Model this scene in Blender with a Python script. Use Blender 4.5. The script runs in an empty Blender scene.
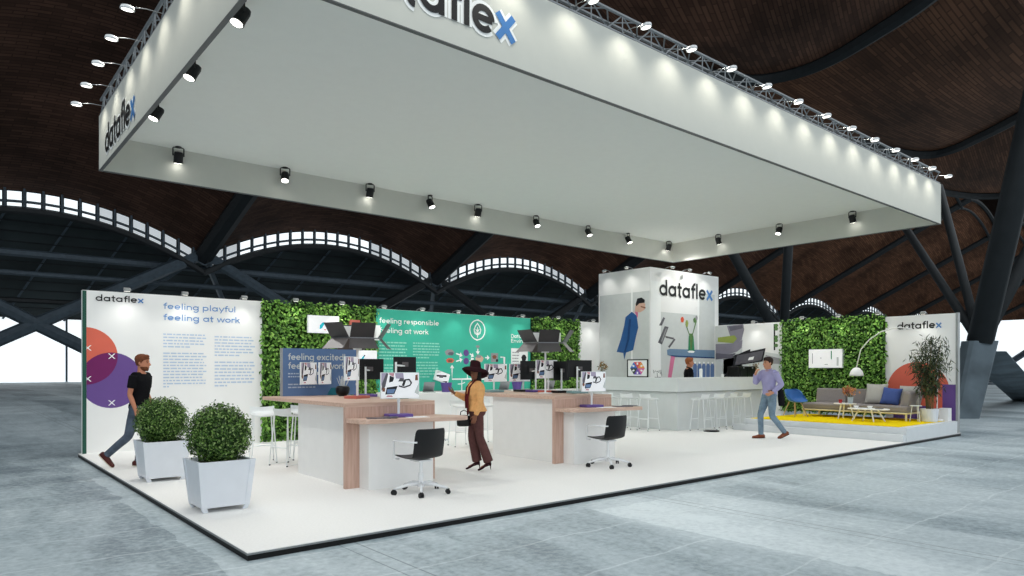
import bpy, bmesh, math, random
from mathutils import Vector, Matrix
random.seed(7)
PI = math.pi
SC = bpy.context.scene
COL = SC.collection

# ------------------------------------------------------------------ materials
def lin(c):
    return tuple(((v/255.0)/12.92 if v/255.0 <= 0.04045 else (((v/255.0)+0.055)/1.055)**2.4) for v in c)

MATS = {}
def mat(name, rgb, rough=0.6, metal=0.0, emit=0.0, noise=0.06, nscale=6.0, spec=0.3):
    if name in MATS: return MATS[name]
    m = bpy.data.materials.new(name); m.use_nodes = True
    nt = m.node_tree; b = nt.nodes['Principled BSDF']
    c = lin(rgb)
    b.inputs['Roughness'].default_value = rough
    b.inputs['Metallic'].default_value = metal
    b.inputs['Specular IOR Level'].default_value = spec
    tc = nt.nodes.new('ShaderNodeTexCoord')
    nz = nt.nodes.new('ShaderNodeTexNoise'); nz.inputs['Scale'].default_value = nscale; nz.inputs['Detail'].default_value = 3
    nt.links.new(tc.outputs['Object'], nz.inputs['Vector'])
    rp = nt.nodes.new('ShaderNodeValToRGB')
    lo = tuple(max(0, v*(1-noise)) for v in c); hi = tuple(min(1, v*(1+noise)) for v in c)
    rp.color_ramp.elements[0].color = (*lo, 1); rp.color_ramp.elements[1].color = (*hi, 1)
    rp.color_ramp.elements[0].position = .3; rp.color_ramp.elements[1].position = .7
    nt.links.new(nz.outputs['Fac'], rp.inputs['Fac'])
    nt.links.new(rp.outputs['Color'], b.inputs['Base Color'])
    if emit > 0:
        b.inputs['Emission Color'].default_value = (*c, 1)
        b.inputs['Emission Strength'].default_value = emit
    MATS[name] = m
    return m

def wood_mat(name, a, b_, scale=1.0, axis=(1, 14, 14)):
    m = bpy.data.materials.new(name); m.use_nodes = True
    nt = m.node_tree; b = nt.nodes['Principled BSDF']; b.inputs['Roughness'].default_value = .5
    b.inputs['Specular IOR Level'].default_value = .3
    tc = nt.nodes.new('ShaderNodeTexCoord'); mp = nt.nodes.new('ShaderNodeMapping')
    mp.inputs['Scale'].default_value = tuple(v*scale for v in axis)
    nz = nt.nodes.new('ShaderNodeTexNoise'); nz.inputs['Scale'].default_value = 2.2; nz.inputs['Detail'].default_value = 5
    nz.inputs['Distortion'].default_value = .4
    rp = nt.nodes.new('ShaderNodeValToRGB')
    rp.color_ramp.elements[0].color = (*lin(a), 1); rp.color_ramp.elements[1].color = (*lin(b_), 1)
    rp.color_ramp.elements[0].position = .35; rp.color_ramp.elements[1].position = .65
    nt.links.new(tc.outputs['Object'], mp.inputs['Vector']); nt.links.new(mp.outputs['Vector'], nz.inputs['Vector'])
    nt.links.new(nz.outputs['Fac'], rp.inputs['Fac']); nt.links.new(rp.outputs['Color'], b.inputs['Base Color'])
    return m

def leaf_mat(name, cols, rough=.5, trans=True):
    m = bpy.data.materials.new(name); m.use_nodes = True
    nt = m.node_tree; b = nt.nodes['Principled BSDF']; b.inputs['Roughness'].default_value = rough
    b.inputs['Specular IOR Level'].default_value = .35
    g = nt.nodes.new('ShaderNodeNewGeometry'); rp = nt.nodes.new('ShaderNodeValToRGB')
    els = rp.color_ramp.elements
    while len(els) < len(cols): els.new(.5)
    for i, c in enumerate(cols):
        els[i].position = i/(len(cols)-1); els[i].color = (*lin(c), 1)
    nt.links.new(g.outputs['Random Per Island'], rp.inputs['Fac']); nt.links.new(rp.outputs['Color'], b.inputs['Base Color'])
    return m

def concrete_mat():
    m = bpy.data.materials.new('hall_concrete'); m.use_nodes = True
    nt = m.node_tree; N = nt.nodes; L = nt.links; b = N['Principled BSDF']
    tc = N.new('ShaderNodeTexCoord')
    def nz(sc, scale, det, dist=0.0):
        mp = N.new('ShaderNodeMapping'); mp.inputs['Scale'].default_value = sc
        n = N.new('ShaderNodeTexNoise'); n.inputs['Scale'].default_value = scale; n.inputs['Detail'].default_value = det
        n.inputs['Roughness'].default_value = .65; n.inputs['Distortion'].default_value = dist
        L.new(tc.outputs['Object'], mp.inputs['Vector']); L.new(mp.outputs['Vector'], n.inputs['Vector']); return n.outputs['Fac']
    def mth(op, a, b2, clamp=False):
        n = N.new('ShaderNodeMath'); n.operation = op; n.use_clamp = clamp
        for i, v in enumerate((a, b2)):
            if isinstance(v, (int, float)): n.inputs[i].default_value = v
            else: L.new(v, n.inputs[i])
        return n.outputs[0]
    band = nz((1, .22, 1), .36, 5, .6)          # long strips running along Y
    patch = nz((1, 1, 1), .6, 10, .8)
    fine = nz((1, 1, 1), 14, 10)
    streak = nz((2.2, .6, 1), 1.5, 8, .6)
    t = mth('MULTIPLY', band, 1.1); t = mth('ADD', t, mth('MULTIPLY', patch, .7)); t = mth('ADD', t, mth('MULTIPLY', fine, .75))
    t = mth('ADD', t, mth('MULTIPLY', streak, .35)); t = mth('SUBTRACT', t, 1.10)
    sx = N.new('ShaderNodeSeparateXYZ'); L.new(tc.outputs['Object'], sx.inputs[0])
    wn = N.new('ShaderNodeTexWhiteNoise'); wn.noise_dimensions = '1D'
    L.new(mth('FLOOR', mth('DIVIDE', mth('ADD', sx.outputs['X'], mth('MULTIPLY', patch, .5)), 2.05), 0), wn.inputs['W'])
    wn2 = N.new('ShaderNodeTexWhiteNoise'); wn2.noise_dimensions = '2D'
    cb = N.new('ShaderNodeCombineXYZ'); L.new(mth('FLOOR', mth('DIVIDE', mth('ADD', sx.outputs['X'], mth('MULTIPLY', patch, .5)), 2.05), 0), cb.inputs[0]); L.new(mth('FLOOR', mth('DIVIDE', mth('ADD', sx.outputs['Y'], mth('MULTIPLY', patch, .8)), 6.5), 0), cb.inputs[1])
    L.new(cb.outputs[0], wn2.inputs['Vector'])
    t = mth('ADD', t, mth('MULTIPLY', wn.outputs['Value'], .2)); t = mth('ADD', t, mth('MULTIPLY', wn2.outputs['Value'], .2))
    rp = N.new('ShaderNodeValToRGB'); e = rp.color_ramp.elements
    e[0].position = .25; e[0].color = (*lin((112, 126, 134)), 1); e[1].position = 1.0; e[1].color = (*lin((216, 226, 229)), 1)
    mid = e.new(.51); mid.color = (*lin((162, 176, 182)), 1)
    L.new(t, rp.inputs['Fac'])
    # joints : dark pairs along Y, pale hairlines along X
    sp = N.new('ShaderNodeSeparateXYZ'); L.new(tc.outputs['Object'], sp.inputs[0])
    wob = mth('MULTIPLY', nz((1, 1, 1), 1.2, 3), .25)
    def line(coord, period, width):
        f = mth('FRACT', mth('DIVIDE', coord, period), 0)
        return mth('LESS_THAN', f, width/period)
    jy = line(mth('ADD', sp.outputs['X'], 40), 4.1, .018)
    jy2 = line(mth('ADD', sp.outputs['X'], 40.16), 4.1, .014)
    jx = line(mth('ADD', mth('ADD', sp.outputs['Y'], 60), wob), 1.0, .026)
    mx = N.new('ShaderNodeMix'); mx.data_type = 'RGBA'; mx.inputs[7].default_value = (*lin((80, 92, 100)), 1)
    L.new(mth('MULTIPLY', mth('MAXIMUM', jy, jy2), .6), mx.inputs[0]); L.new(rp.outputs['Color'], mx.inputs[6])
    mx2 = N.new('ShaderNodeMix'); mx2.data_type = 'RGBA'; mx2.inputs[7].default_value = (*lin((220, 228, 230)), 1)
    L.new(mth('MULTIPLY', mth('MULTIPLY', jx, patch), .7), mx2.inputs[0]); L.new(mx.outputs[2], mx2.inputs[6])
    L.new(mx2.outputs[2], b.inputs['Base Color'])
    rr = mth('ADD', mth('MULTIPLY', patch, .3), .33); L.new(rr, b.inputs['Roughness'])
    b.inputs['Specular IOR Level'].default_value = .35
    bp = N.new('ShaderNodeBump'); bp.inputs['Strength'].default_value = .15; bp.inputs['Distance'].default_value = .02
    L.new(fine, bp.inputs['Height']); L.new(bp.outputs[0], b.inputs['Normal'])
    return m

def roof_mat(name, dark, light):
    """slatted timber cladding laid out in the UV of each shell (u across, v along, in metres)"""
    m = bpy.data.materials.new(name); m.use_nodes = True
    nt = m.node_tree; N = nt.nodes; L = nt.links; b = N['Principled BSDF']; b.inputs['Roughness'].default_value = .7
    b.inputs['Specular IOR Level'].default_value = .1
    uv = N.new('ShaderNodeUVMap')
    br = N.new('ShaderNodeTexBrick'); br.inputs['Scale'].default_value = 1.0
    br.inputs['Brick Width'].default_value = 1.9; br.inputs['Row Height'].default_value = .36; br.inputs['Mortar Size'].default_value = .06
    br.inputs['Color1'].default_value = (*lin(light), 1); br.inputs['Color2'].default_value = (*lin(tuple((a+c)/2 for a, c in zip(dark, light))), 1)
    br.inputs['Mortar'].default_value = (*lin(tuple(a*.6+c*.4 for a, c in zip(dark, light))), 1); br.inputs['Mortar Smooth'].default_value = .4
    L.new(uv.outputs[0], br.inputs['Vector'])
    nz = N.new('ShaderNodeTexNoise'); nz.inputs['Scale'].default_value = .12; nz.inputs['Detail'].default_value = 6
    L.new(uv.outputs[0], nz.inputs['Vector'])
    mx = N.new('ShaderNodeMix'); mx.data_type = 'RGBA'; mx.blend_type = 'MULTIPLY'; mx.inputs[0].default_value = 1
    rp = N.new('ShaderNodeValToRGB'); rp.color_ramp.elements[0].color = (.45, .45, .45, 1); rp.color_ramp.elements[1].color = (1.15, 1.1, 1.05, 1)
    rp.color_ramp.elements[0].position = .35; rp.color_ramp.elements[1].position = .68
    L.new(nz.outputs['Fac'], rp.inputs['Fac']); L.new(br.outputs['Color'], mx.inputs[6]); L.new(rp.outputs['Color'], mx.inputs[7])
    L.new(mx.outputs[2], b.inputs['Base Color'])
    return m

WHITE = mat('white_laminate', (238, 238, 236), .5, noise=.015)
WALLW = mat('white_print_board', (240, 240, 238), .6, noise=.012, nscale=2)
CARPET = mat('white_carpet', (238, 237, 234), .9, noise=.03, nscale=40, spec=.1)
FABRICW = mat('white_stretch_fabric', (206, 207, 199), .8, noise=.01, spec=.1)
CEILF = mat('ceiling_fabric_added_glow', (215, 219, 215), .8, noise=.01, emit=.055, spec=.05)  # weak glow added to brighten the ceiling; the fabric is no lamp
BLACK = mat('black_plastic', (22, 23, 25), .45, noise=.1)
BLACKM = mat('black_lacquer', (14, 14, 15), .35, noise=.1)
DGREY = mat('dark_grey_panel', (62, 61, 62), .35, noise=.08)
DGREY2 = mat('grey_panel_underside', (92, 88, 88), .35, noise=.08)
STEEL = mat('brushed_steel', (150, 152, 155), .35, .9, noise=.06, nscale=30)
TRUSSM = mat('truss_aluminium', (138, 142, 145), .45, .35, noise=.06)
ALU = mat('aluminium_trim', (165, 168, 168), .45, .4, noise=.05)
CHROME = mat('polished_white_metal', (232, 234, 236), .25, .1, noise=.02)
WIREW = mat('white_powder_coat', (236, 240, 240), .4, noise=.02)
LAMPW = mat('lamp_lens', (255, 252, 244), .4, emit=7, noise=0)
LAMPS = mat('small_lamp_lens', (255, 252, 244), .4, emit=2.5, noise=0)
TEAL = mat('teal_print', (64, 184, 158), .55, noise=.02)
TEALD = mat('dark_teal_print', (28, 112, 128), .55, noise=.03)
GREEND = mat('dark_green_edge', (36, 84, 70), .6)
BLUEP = mat('slate_blue_print', (94, 122, 164), .55, noise=.03)
BLUETX = mat('blue_lettering', (98, 146, 204), .6, noise=.02)
BLUETX2 = mat('pale_blue_print_lines', (186, 204, 226), .6, noise=.05)
LOGOB = mat('logo_blue', (72, 128, 190), .5, noise=.02)
LOGOK = mat('logo_black', (20, 20, 22), .5, noise=.05)
PRINTW = mat('white_print', (246, 248, 246), .6, noise=.01)
PALETX = mat('pale_print_on_blue', (186, 198, 212), .6, noise=.04)
TEALTX = mat('pale_print_on_teal', (150, 220, 202), .6, noise=.05)
ORANGE = mat('coral_print', (218, 104, 84), .6, noise=.02)
PURPLE = mat('purple_print', (104, 76, 142), .6, noise=.02)
MAGENTA = mat('plum_print', (112, 28, 92), .6, noise=.02)
WOOD = wood_mat('beige_oak', (196, 164, 146), (216, 186, 168))
WOODV = wood_mat('beige_oak_upright', (188, 154, 138), (208, 176, 160), axis=(14, 14, 1))
WOODB = wood_mat('bamboo_oak_leg', (170, 140, 100), (205, 176, 132), axis=(14, 14, 1))
CONC = concrete_mat()
CONC2 = mat('grey_cast_concrete', (96, 108, 116), .8, noise=.35, nscale=.9)
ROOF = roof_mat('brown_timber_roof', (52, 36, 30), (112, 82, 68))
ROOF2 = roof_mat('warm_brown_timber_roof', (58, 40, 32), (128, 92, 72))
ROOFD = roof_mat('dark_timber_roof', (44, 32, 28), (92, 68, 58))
DARKST = mat('dark_roof_steel', (34, 38, 41), .6, noise=.15, nscale=2)
DARKST2 = mat('blue_grey_roof_steel', (72, 84, 94), .6, noise=.15, nscale=2)
BACKC = mat('dark_far_ceiling', (48, 56, 58), .8, noise=.4, nscale=.15)
GLASSW = mat('bright_daylight_glazing', (240, 248, 252), .4, emit=1.0, noise=.02, nscale=.3)
GLASSD = mat('slat_shaded_glazing', (226, 232, 236), .4, emit=.4, noise=.05, nscale=.3)
YELLOW = mat('yellow_carpet', (236, 206, 14), .95, noise=.06, nscale=30, spec=.05)
SOFAG = mat('grey_sofa_fabric', (142, 136, 134), .9, noise=.06, nscale=40, spec=.1)
CUSHG = mat('light_grey_cushion', (178, 176, 170), .9, noise=.05, nscale=40, spec=.1)
CUSHB = mat('blue_cushion_fabric', (74, 92, 148), .9, noise=.06, nscale=40, spec=.1)
FRAMEREFL = mat('frame_yellow_reflection', (226, 216, 176), .5, noise=.03)  # yellow carpet reflection painted into the sofa frame colour
CHAIRB = mat('blue_moulded_plastic', (52, 106, 172), .4, noise=.04)
STEPM = mat('pale_grey_platform', (216, 220, 222), .6, noise=.02)
BARM = mat('satin_bar_panel', (218, 222, 221), .4, noise=.015)
TRAYP = mat('purple_enamel', (100, 78, 148), .4, noise=.04)
TRAYR = mat('red_enamel', (196, 106, 92), .4, noise=.04)
TRAYT = mat('teal_grey_enamel', (128, 162, 164), .4, noise=.04)
SCRW = mat('lit_screen_white', (246, 246, 248), .3, emit=.18, noise=.01)
SCRK = mat('screen_black', (34, 34, 38), .3, noise=.05)
SCRD = mat('screen_grey', (96, 94, 100), .3, noise=.1)
SCRL = mat('screen_lilac', (178, 168, 190), .3, noise=.05)
SCRP = mat('screen_pink', (206, 150, 158), .3, noise=.05)
SCRB = mat('screen_blue', (112, 140, 180), .3, noise=.05)
SCRO = mat('screen_brown', (136, 84, 62), .3, noise=.1)
SCRC = mat('screen_cyan', (24, 178, 196), .3, emit=.2, noise=.05)
POTW = mat('white_planter', (222, 226, 232), .45, noise=.02)
SOIL = mat('dark_soil', (46, 36, 28), .95, noise=.3, nscale=30)
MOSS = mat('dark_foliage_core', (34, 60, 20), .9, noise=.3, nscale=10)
STEM = mat('plant_stem', (104, 92, 52), .7, noise=.2)
PINKM = mat('pink_print', (214, 120, 156), .6, noise=.03)
STEELB = mat('steel_blue_print', (112, 140, 168), .6, noise=.04)
DENIMP = mat('denim_print', (96, 122, 168), .6, noise=.06)
NAVYP = mat('navy_coat_print', (44, 92, 150), .6, noise=.06)
NAVYP2 = mat('navy_coat_shadow_print', (30, 68, 120), .6, noise=.06)
SKINP = mat('skin_print', (214, 176, 156), .6, noise=.03)
GREYP = mat('grey_print', (150, 150, 152), .6, noise=.04)
GREYP2 = mat('pale_grey_print', (208, 212, 210), .6, noise=.03)
LILACP = mat('lilac_upholstery_print', (142, 138, 150), .6, noise=.05)
LILACP2 = mat('lilac_shadow_print', (104, 102, 114), .6, noise=.05)
LIMEP = mat('lime_cushion_print', (156, 170, 84), .6, noise=.05)
GREENP = mat('green_glass_print', (42, 138, 96), .6, noise=.08)
LEAFP = mat('leaf_print', (92, 130, 74), .6, noise=.15)
REDP = mat('red_flower_print', (222, 84, 52), .6, noise=.05)
CERAM = mat('white_ceramic', (242, 242, 240), .3, noise=.01)
REDC = mat('red_ceramic', (170, 34, 40), .35, noise=.04)
GLASSV = mat('clear_grey_glass', (170, 182, 184), .15, noise=.03)
LEAFW = leaf_mat('living_wall_leaves', [(38, 74, 20), (66, 112, 34), (92, 142, 48), (118, 168, 66), (156, 198, 98)])
LEAFB = leaf_mat('box_leaves', [(30, 52, 14), (48, 80, 22), (70, 106, 34), (96, 130, 52), (148, 172, 108)])
LEAFP2 = leaf_mat('bamboo_leaves', [(20, 30, 16), (36, 50, 26), (54, 70, 36), (84, 96, 56)])
LEAFF = leaf_mat('flower_petals', [(196, 120, 72), (214, 150, 88), (176, 96, 92), (120, 130, 70)])
LEAFO = leaf_mat('amber_foliage', [(112, 80, 34), (160, 116, 52), (124, 108, 56), (88, 82, 40)])

# ------------------------------------------------------------------ mesh helpers
class MB:
    """collects verts and faces for ONE mesh"""
    def __init__(s): s.v = []; s.f = []; s.mi = []; s.uv = None
    def add(s, vs, fs, mi=0):
        o = len(s.v); s.v += [tuple(v) for v in vs]
        for f in fs: s.f.append(tuple(i+o for i in f)); s.mi.append(mi)
    def box(s, c, d, rot=None, mi=0, taper=(1, 1)):
        x, y, z = (v/2 for v in d); vs = []
        for k, (sx, sy, sz) in enumerate(((-1,-1,-1),(1,-1,-1),(1,1,-1),(-1,1,-1),(-1,-1,1),(1,-1,1),(1,1,1),(-1,1,1))):
            tx, ty = taper if sz < 0 else (1, 1)
            p = Vector((sx*x*tx, sy*y*ty, sz*z))
            if rot: p = rot @ p
            vs.append(p + Vector(c))
        s.add(vs, ((0,3,2,1),(4,5,6,7),(0,1,5,4),(1,2,6,5),(2,3,7,6),(3,0,4,7)), mi)
    def b2(s, p, q, mi=0):
        s.box(tuple((a+b)/2 for a, b in zip(p, q)), tuple(abs(b-a) for a, b in zip(p, q)), mi=mi)
    def ring_loft(s, rings, cap=True, mi=0):
        n = len(rings[0]); vs = [p for r in rings for p in r]; fs = []
        for i in range(len(rings)-1):
            for j in range(n):
                a, b = i*n+j, i*n+(j+1) % n
                fs.append((a, b, b+n, a+n))
        if cap:
            fs.append(tuple(range(n-1, -1, -1))); fs.append(tuple(range((len(rings)-1)*n, len(rings)*n)))
        s.add(vs, fs, mi)
    def tube(s, pts, r, n=8, mi=0, closed=False, flat=1.0):
        pts = [Vector(p) for p in pts]; m = len(pts)
        rr = r if isinstance(r, (list, tuple)) else [r]*m
        rings = []; up = None
        for i, p in enumerate(pts):
            if closed: t = pts[(i+1) % m] - pts[i-1]
            else: t = pts[min(i+1, m-1)] - pts[max(i-1, 0)]
            if t.length < 1e-9: t = Vector((0, 0, 1))
            t.normalize()
            if up is None:
                up = Vector((0, 0, 1)) if abs(t.z) < .9 else Vector((1, 0, 0))
            u = up - t*up.dot(t)
            if u.length < 1e-6: u = t.orthogonal()
            u.normalize(); w = t.cross(u); up = u
            rings.append([p + (u*math.cos(a)*flat + w*math.sin(a))*rr[i] for a in (2*PI*k/n for k in range(n))])
        if closed: rings.append(rings[0]); s.ring_loft(rings, False, mi)
        else: s.ring_loft(rings, True, mi)
    def cyl(s, p, q, r, n=16, r2=None, mi=0): s.tube([p, q], [r, r if r2 is None else r2], n, mi)
    def lathe(s, prof, c=(0, 0, 0), n=20, mi=0, axis=None):
        M = axis or Matrix.Identity(3); rings = []
        for r, z in prof:
            rings.append([M @ Vector((max(r, 1e-4)*math.cos(2*PI*k/n), max(r, 1e-4)*math.sin(2*PI*k/n), z)) + Vector(c) for k in range(n)])
        s.ring_loft(rings, True, mi)
    def ell(s, c, r, n=14, m=10, rot=None, mi=0):
        rings = []
        for i in range(m+1):
            th = -PI/2 + PI*i/m; cz = math.sin(th); cr = max(math.cos(th), .003); ring = []
            for k in range(n):
                p = Vector((r[0]*cr*math.cos(2*PI*k/n), r[1]*cr*math.sin(2*PI*k/n), r[2]*cz))
                if rot: p = rot @ p
                ring.append(p + Vector(c))
            rings.append(ring)
        s.ring_loft(rings, True, mi)
    def poly(s, pts, mi=0): s.add(pts, (tuple(range(len(pts))),), mi)
    def prism(s, pts2, z0, z1, mi=0, M=None):
        n = len(pts2); vs = [(x, y, z0) for x, y in pts2] + [(x, y, z1) for x, y in pts2]
        if M: vs = [M @ Vector(v) for v in vs]
        fs = [tuple(range(n-1, -1, -1)), tuple(range(n, 2*n))] + [(i, (i+1) % n, n+(i+1) % n, n+i) for i in range(n)]
        s.add(vs, fs, mi)
    def mesh(s, name, mats, smooth=False):
        me = bpy.data.meshes.new(name); me.from_pydata(s.v, [], s.f); me.update()
        for m in (mats if isinstance(mats, (list, tuple)) else [mats]): me.materials.append(m)
        if any(s.mi): me.polygons.foreach_set('material_index', s.mi)
        if s.uv:
            ul = me.uv_layers.new(name='UVMap')
            for lp in me.loops: ul.data[lp.index].uv = s.uv[lp.vertex_index]
        if smooth: me.polygons.foreach_set('use_smooth', [True]*len(me.polygons))
        return me
    def build(s, name, mats, parent=None, smooth=False, bevel=0, seg=2, label=None):
        me = s.mesh(name, mats, smooth); o = bpy.data.objects.new(name, me); COL.objects.link(o)
        if parent: o.parent = parent
        if label: o['label'] = label
        if bevel:
            md = o.modifiers.new('bevel', 'BEVEL'); md.width = bevel; md.segments = seg; md.limit_method = 'ANGLE'; md.angle_limit = .6
        return o

def tag(o, label=None, cat=None, group=None, kind=None):
    if label: o['label'] = label
    if cat: o['category'] = cat
    if group: o['group'] = group
    if kind: o['kind'] = kind
    return o
def thing(name, label, cat, loc=(0, 0, 0), rz=0, group=None):
    o = bpy.data.objects.new(name, None); COL.objects.link(o); o.empty_display_size = .2
    o.location = loc; o.rotation_euler = (0, 0, rz)
    return tag(o, label, cat, group)
def struct(o, label=None):
    o['kind'] = 'structure'
    if label: o['label'] = label
    return o
def kids(o): return [c for c in COL.objects if c.parent == o]
def dup(o, loc=None, rz=None, label=None, group=None, parent=None):
    c = o.copy(); COL.objects.link(c)
    if parent: c.parent = parent
    for ch in list(o.children): dup(ch, parent=c)
    if loc is not None: c.location = loc
    if rz is not None: c.rotation_euler = (0, 0, rz)
    if label: c['label'] = label
    if group: c['group'] = group
    return c

# ------------------------------------------------------------------ flat printing (local frame: x along the wall, z up, seen from -y)
def ell2(cx, cz, rx, rz=None, n=40, a0=0, a1=2*PI):
    rz = rx if rz is None else rz
    full = abs(a1-a0-2*PI) < 1e-6; k = n if full else n+1
    return [(cx+rx*math.cos(a0+(a1-a0)*i/n), cz+rz*math.sin(a0+(a1-a0)*i/n)) for i in range(k)]
def rect2(x0, z0, x1, z1): return [(x0, z0), (x1, z0), (x1, z1), (x0, z1)]
def clip2(sub, clip):
    def inside(p, a, b): return (b[0]-a[0])*(p[1]-a[1])-(b[1]-a[1])*(p[0]-a[0]) >= 0
    def inter(p, q, a, b):
        x1, y1, x2, y2 = *p, *q; x3, y3, x4, y4 = *a, *b
        d = (x1-x2)*(y3-y4)-(y1-y2)*(x3-x4) or 1e-12
        return (((x1*y2-y1*x2)*(x3-x4)-(x1-x2)*(x3*y4-y3*x4))/d, ((x1*y2-y1*x2)*(y3-y4)-(y1-y2)*(x3*y4-y3*x4))/d)
    out = sub
    for i in range(len(clip)):
        a, b = clip[i], clip[(i+1) % len(clip)]; inp, out = out, []
        for j in range(len(inp)):
            p, q = inp[j-1], inp[j]
            if inside(q, a, b):
                if not inside(p, a, b): out.append(inter(p, q, a, b))
                out.append(q)
            elif inside(p, a, b): out.append(inter(p, q, a, b))
        if not out: break
    return out
def stroke2(pts, w, closed=False):
    """ribbon quads along a 2D polyline"""
    qs = []; P = list(pts) + ([pts[0]] if closed else [])
    n = len(P); L = []; R = []
    for i in range(n):
        if closed: a = P[i-1] if i > 0 else P[n-2]; b = P[i+1] if i < n-1 else P[1]
        else: a = P[max(i-1, 0)]; b = P[min(i+1, n-1)]
        dx, dz = b[0]-a[0], b[1]-a[1]; l = math.hypot(dx, dz) or 1
        nx, nz = -dz/l, dx/l
        k = 1.0
        if 0 < i < n-1:
            d1 = (P[i][0]-P[i-1][0], P[i][1]-P[i-1][1]); l1 = math.hypot(*d1) or 1
            c = abs((-d1[1]/l1)*nx + (d1[0]/l1)*nz); k = min(1/max(c, .4), 2)
        L.append((P[i][0]+nx*w/2*k, P[i][1]+nz*w/2*k)); R.append((P[i][0]-nx*w/2*k, P[i][1]-nz*w/2*k))
    for i in range(n-1): qs.append([R[i], R[i+1], L[i+1], L[i]])
    return qs
def flat(name, parent, shapes, y0=0.0, step=.0015, label=None, mats=None):
    """shapes: (material, [polygon...] or polygon, layer)"""
    ms = []; mb = MB()
    for m, polys, layer in shapes:
        if m not in ms: ms.append(m)
        if polys and isinstance(polys[0][0], (int, float)): polys = [polys]
        kk = 0
        for p in polys:
            if len(p) < 3: continue
            ar = sum(p[i-1][0]*p[i][1]-p[i][0]*p[i-1][1] for i in range(len(p)))
            if ar < 0: p = p[::-1]
            mb.add([(x, y0-step*(layer+1)-2.2e-5*kk, z) for x, z in p], (tuple(range(len(p))),), ms.index(m)); kk += 1
    return mb.build(name, ms, parent, label=label)

# geometric lettering drawn with strokes; unit = x-height
def arc(cx, cz, r, a0, a1, n=14): return [(cx+r*math.cos(math.radians(a0+(a1-a0)*i/n)), cz+r*math.sin(math.radians(a0+(a1-a0)*i/n))) for i in range(n+1)]
def ring(cx=.5, cz=.5, r=.4): return arc(cx, cz, r, 0, 360, 24)
GL = {
 'o': ([ring()], 1.08), 'a': ([ring(), [(.9, 0), (.9, 1)]], 1.16), 'd': ([ring(), [(.9, 0), (.9, 1.5)]], 1.16),
 'b': ([ring(), [(.1, 0), (.1, 1.5)]], 1.14), 'p': ([ring(), [(.1, -.45), (.1, 1)]], 1.14),
 'g': ([ring(), [(.9, 1), (.9, -.08)] + arc(.52, -.08, .38, 0, -150, 10)], 1.16),
 'e': ([arc(.5, .5, .4, 0, 318, 20), [(.1, .5), (.9, .5)]], 1.1), 'c': ([arc(.5, .5, .4, 45, 315, 18)], 1.0),
 'f': ([[(.28, 0), (.28, 1.12)] + arc(.56, 1.12, .28, 180, 80, 8), [(.02, .92), (.6, .92)]], .66),
 'l': ([[(.16, 0), (.16, 1.5)]], .42), 'i': ([[(.16, 0), (.16, 1)], [(.16, 1.25), (.16, 1.47)]], .42),
 't': ([[(.28, 1.36), (.28, .24)] + arc(.5, .24, .22, 180, 270, 6), [(.02, .92), (.58, .92)]], .68),
 'n': ([[(.12, 0), (.12, 1)], arc(.46, .54, .36, 170, 0, 10) + [(.82, 0)]], 1.02),
 'u': ([[(.12, 1), (.12, .42)] + arc(.46, .44, .34, 180, 360, 10) + [(.8, 1)]], 1.0),
 'r': ([[(.12, 0), (.12, 1)], arc(.44, .56, .34, 165, 60, 8)], .68),
 's': ([arc(.4, .73, .19, 40, 270, 10) + arc(.4, .29, .2, 90, -140, 10)], .8),
 'x': ([[(.06, .02), (.84, .98)], [(.06, .98), (.84, .02)]], .94),
 'y': ([[(.06, 1), (.48, .08)], [(.9, 1), (.3, -.42)]], .98), 'v': ([[(.06, 1), (.46, .04), (.86, 1)]], .94),
 'w': ([[(.06, 1), (.36, .05), (.68, .95), (1.0, .05), (1.3, 1)]], 1.4),
 'k': ([[(.12, 0), (.12, 1.5)], [(.16, .45), (.74, .98)], [(.36, .58), (.8, .02)]], .88),
 '!': ([[(.16, .45), (.16, 1.5)], [(.16, 0), (.16, .2)]], .42), ' ': ([], .5),
 'D': ([[(.12, 0), (.12, 1.4), (.5, 1.4)] + arc(.45, .7, .66, 85, -85, 12) + [(.12, .02)]], 1.25),
 'E': ([[(.85, 1.38), (.12, 1.38), (.12, .02), (.85, .02)], [(.12, .72), (.75, .72)]], .98),
}
def text2(s, x, z, xh, w=.2, xscale=1.0):
    """polygons of a text line whose baseline starts at x,z"""
    qs = []; cx = x
    for ch in s:
        gl, adv = GL[ch]
        for pl in gl: qs += stroke2([(cx+p[0]*xh*xscale, z+p[1]*xh) for p in pl], w*xh)
        cx += adv*xh*xscale
    return qs, cx
def fit_text(s, x0, x1, z, xh, w=.2):
    _, e = text2(s, 0, 0, 1, w); return text2(s, x0, z, xh, w, (x1-x0)/(e*xh))[0]
def logo(name, parent, x0, x1, z, xh, y0, halo=False, label=None):
    _, e = text2('dataflex', 0, 0, 1); k = (x1-x0)/(e*xh)
    q, cx = text2('datafle', x0, z, xh, .25, k); qx, _ = text2('x', cx, z, xh, .27, k)
    sh = [(LOGOK, q, 2), (LOGOB, qx, 2)]
    if halo:
        h, c2 = text2('datafle', x0, z, xh, .52, k); h2, _ = text2('x', c2, z, xh, .54, k)
        sh = [(PRINTW, h, 0), (PRINTW, h2, 0)] + sh
    return flat(name, parent, sh, y0, .004, label=label)
def words(x0, x1, z0, z1, lines, short_last=.6, r=random):
    """blocks of unreadably small print: word-long dashes"""
    qs = []; h = (z1-z0)/lines
    for i in range(lines):
        z = z1-(i+.7)*h; x = x0; end = x1 - r.random()*.1*(x1-x0)
        if i == lines-1: end = x0+(x1-x0)*short_last
        while x < end-.02:
            wl = min(r.uniform(.04, .16)*(x1-x0), end-x)
            qs.append(rect2(x, z, x+wl, z+h*.42)); x += wl+.018*(x1-x0)+.004
    return qs

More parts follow.
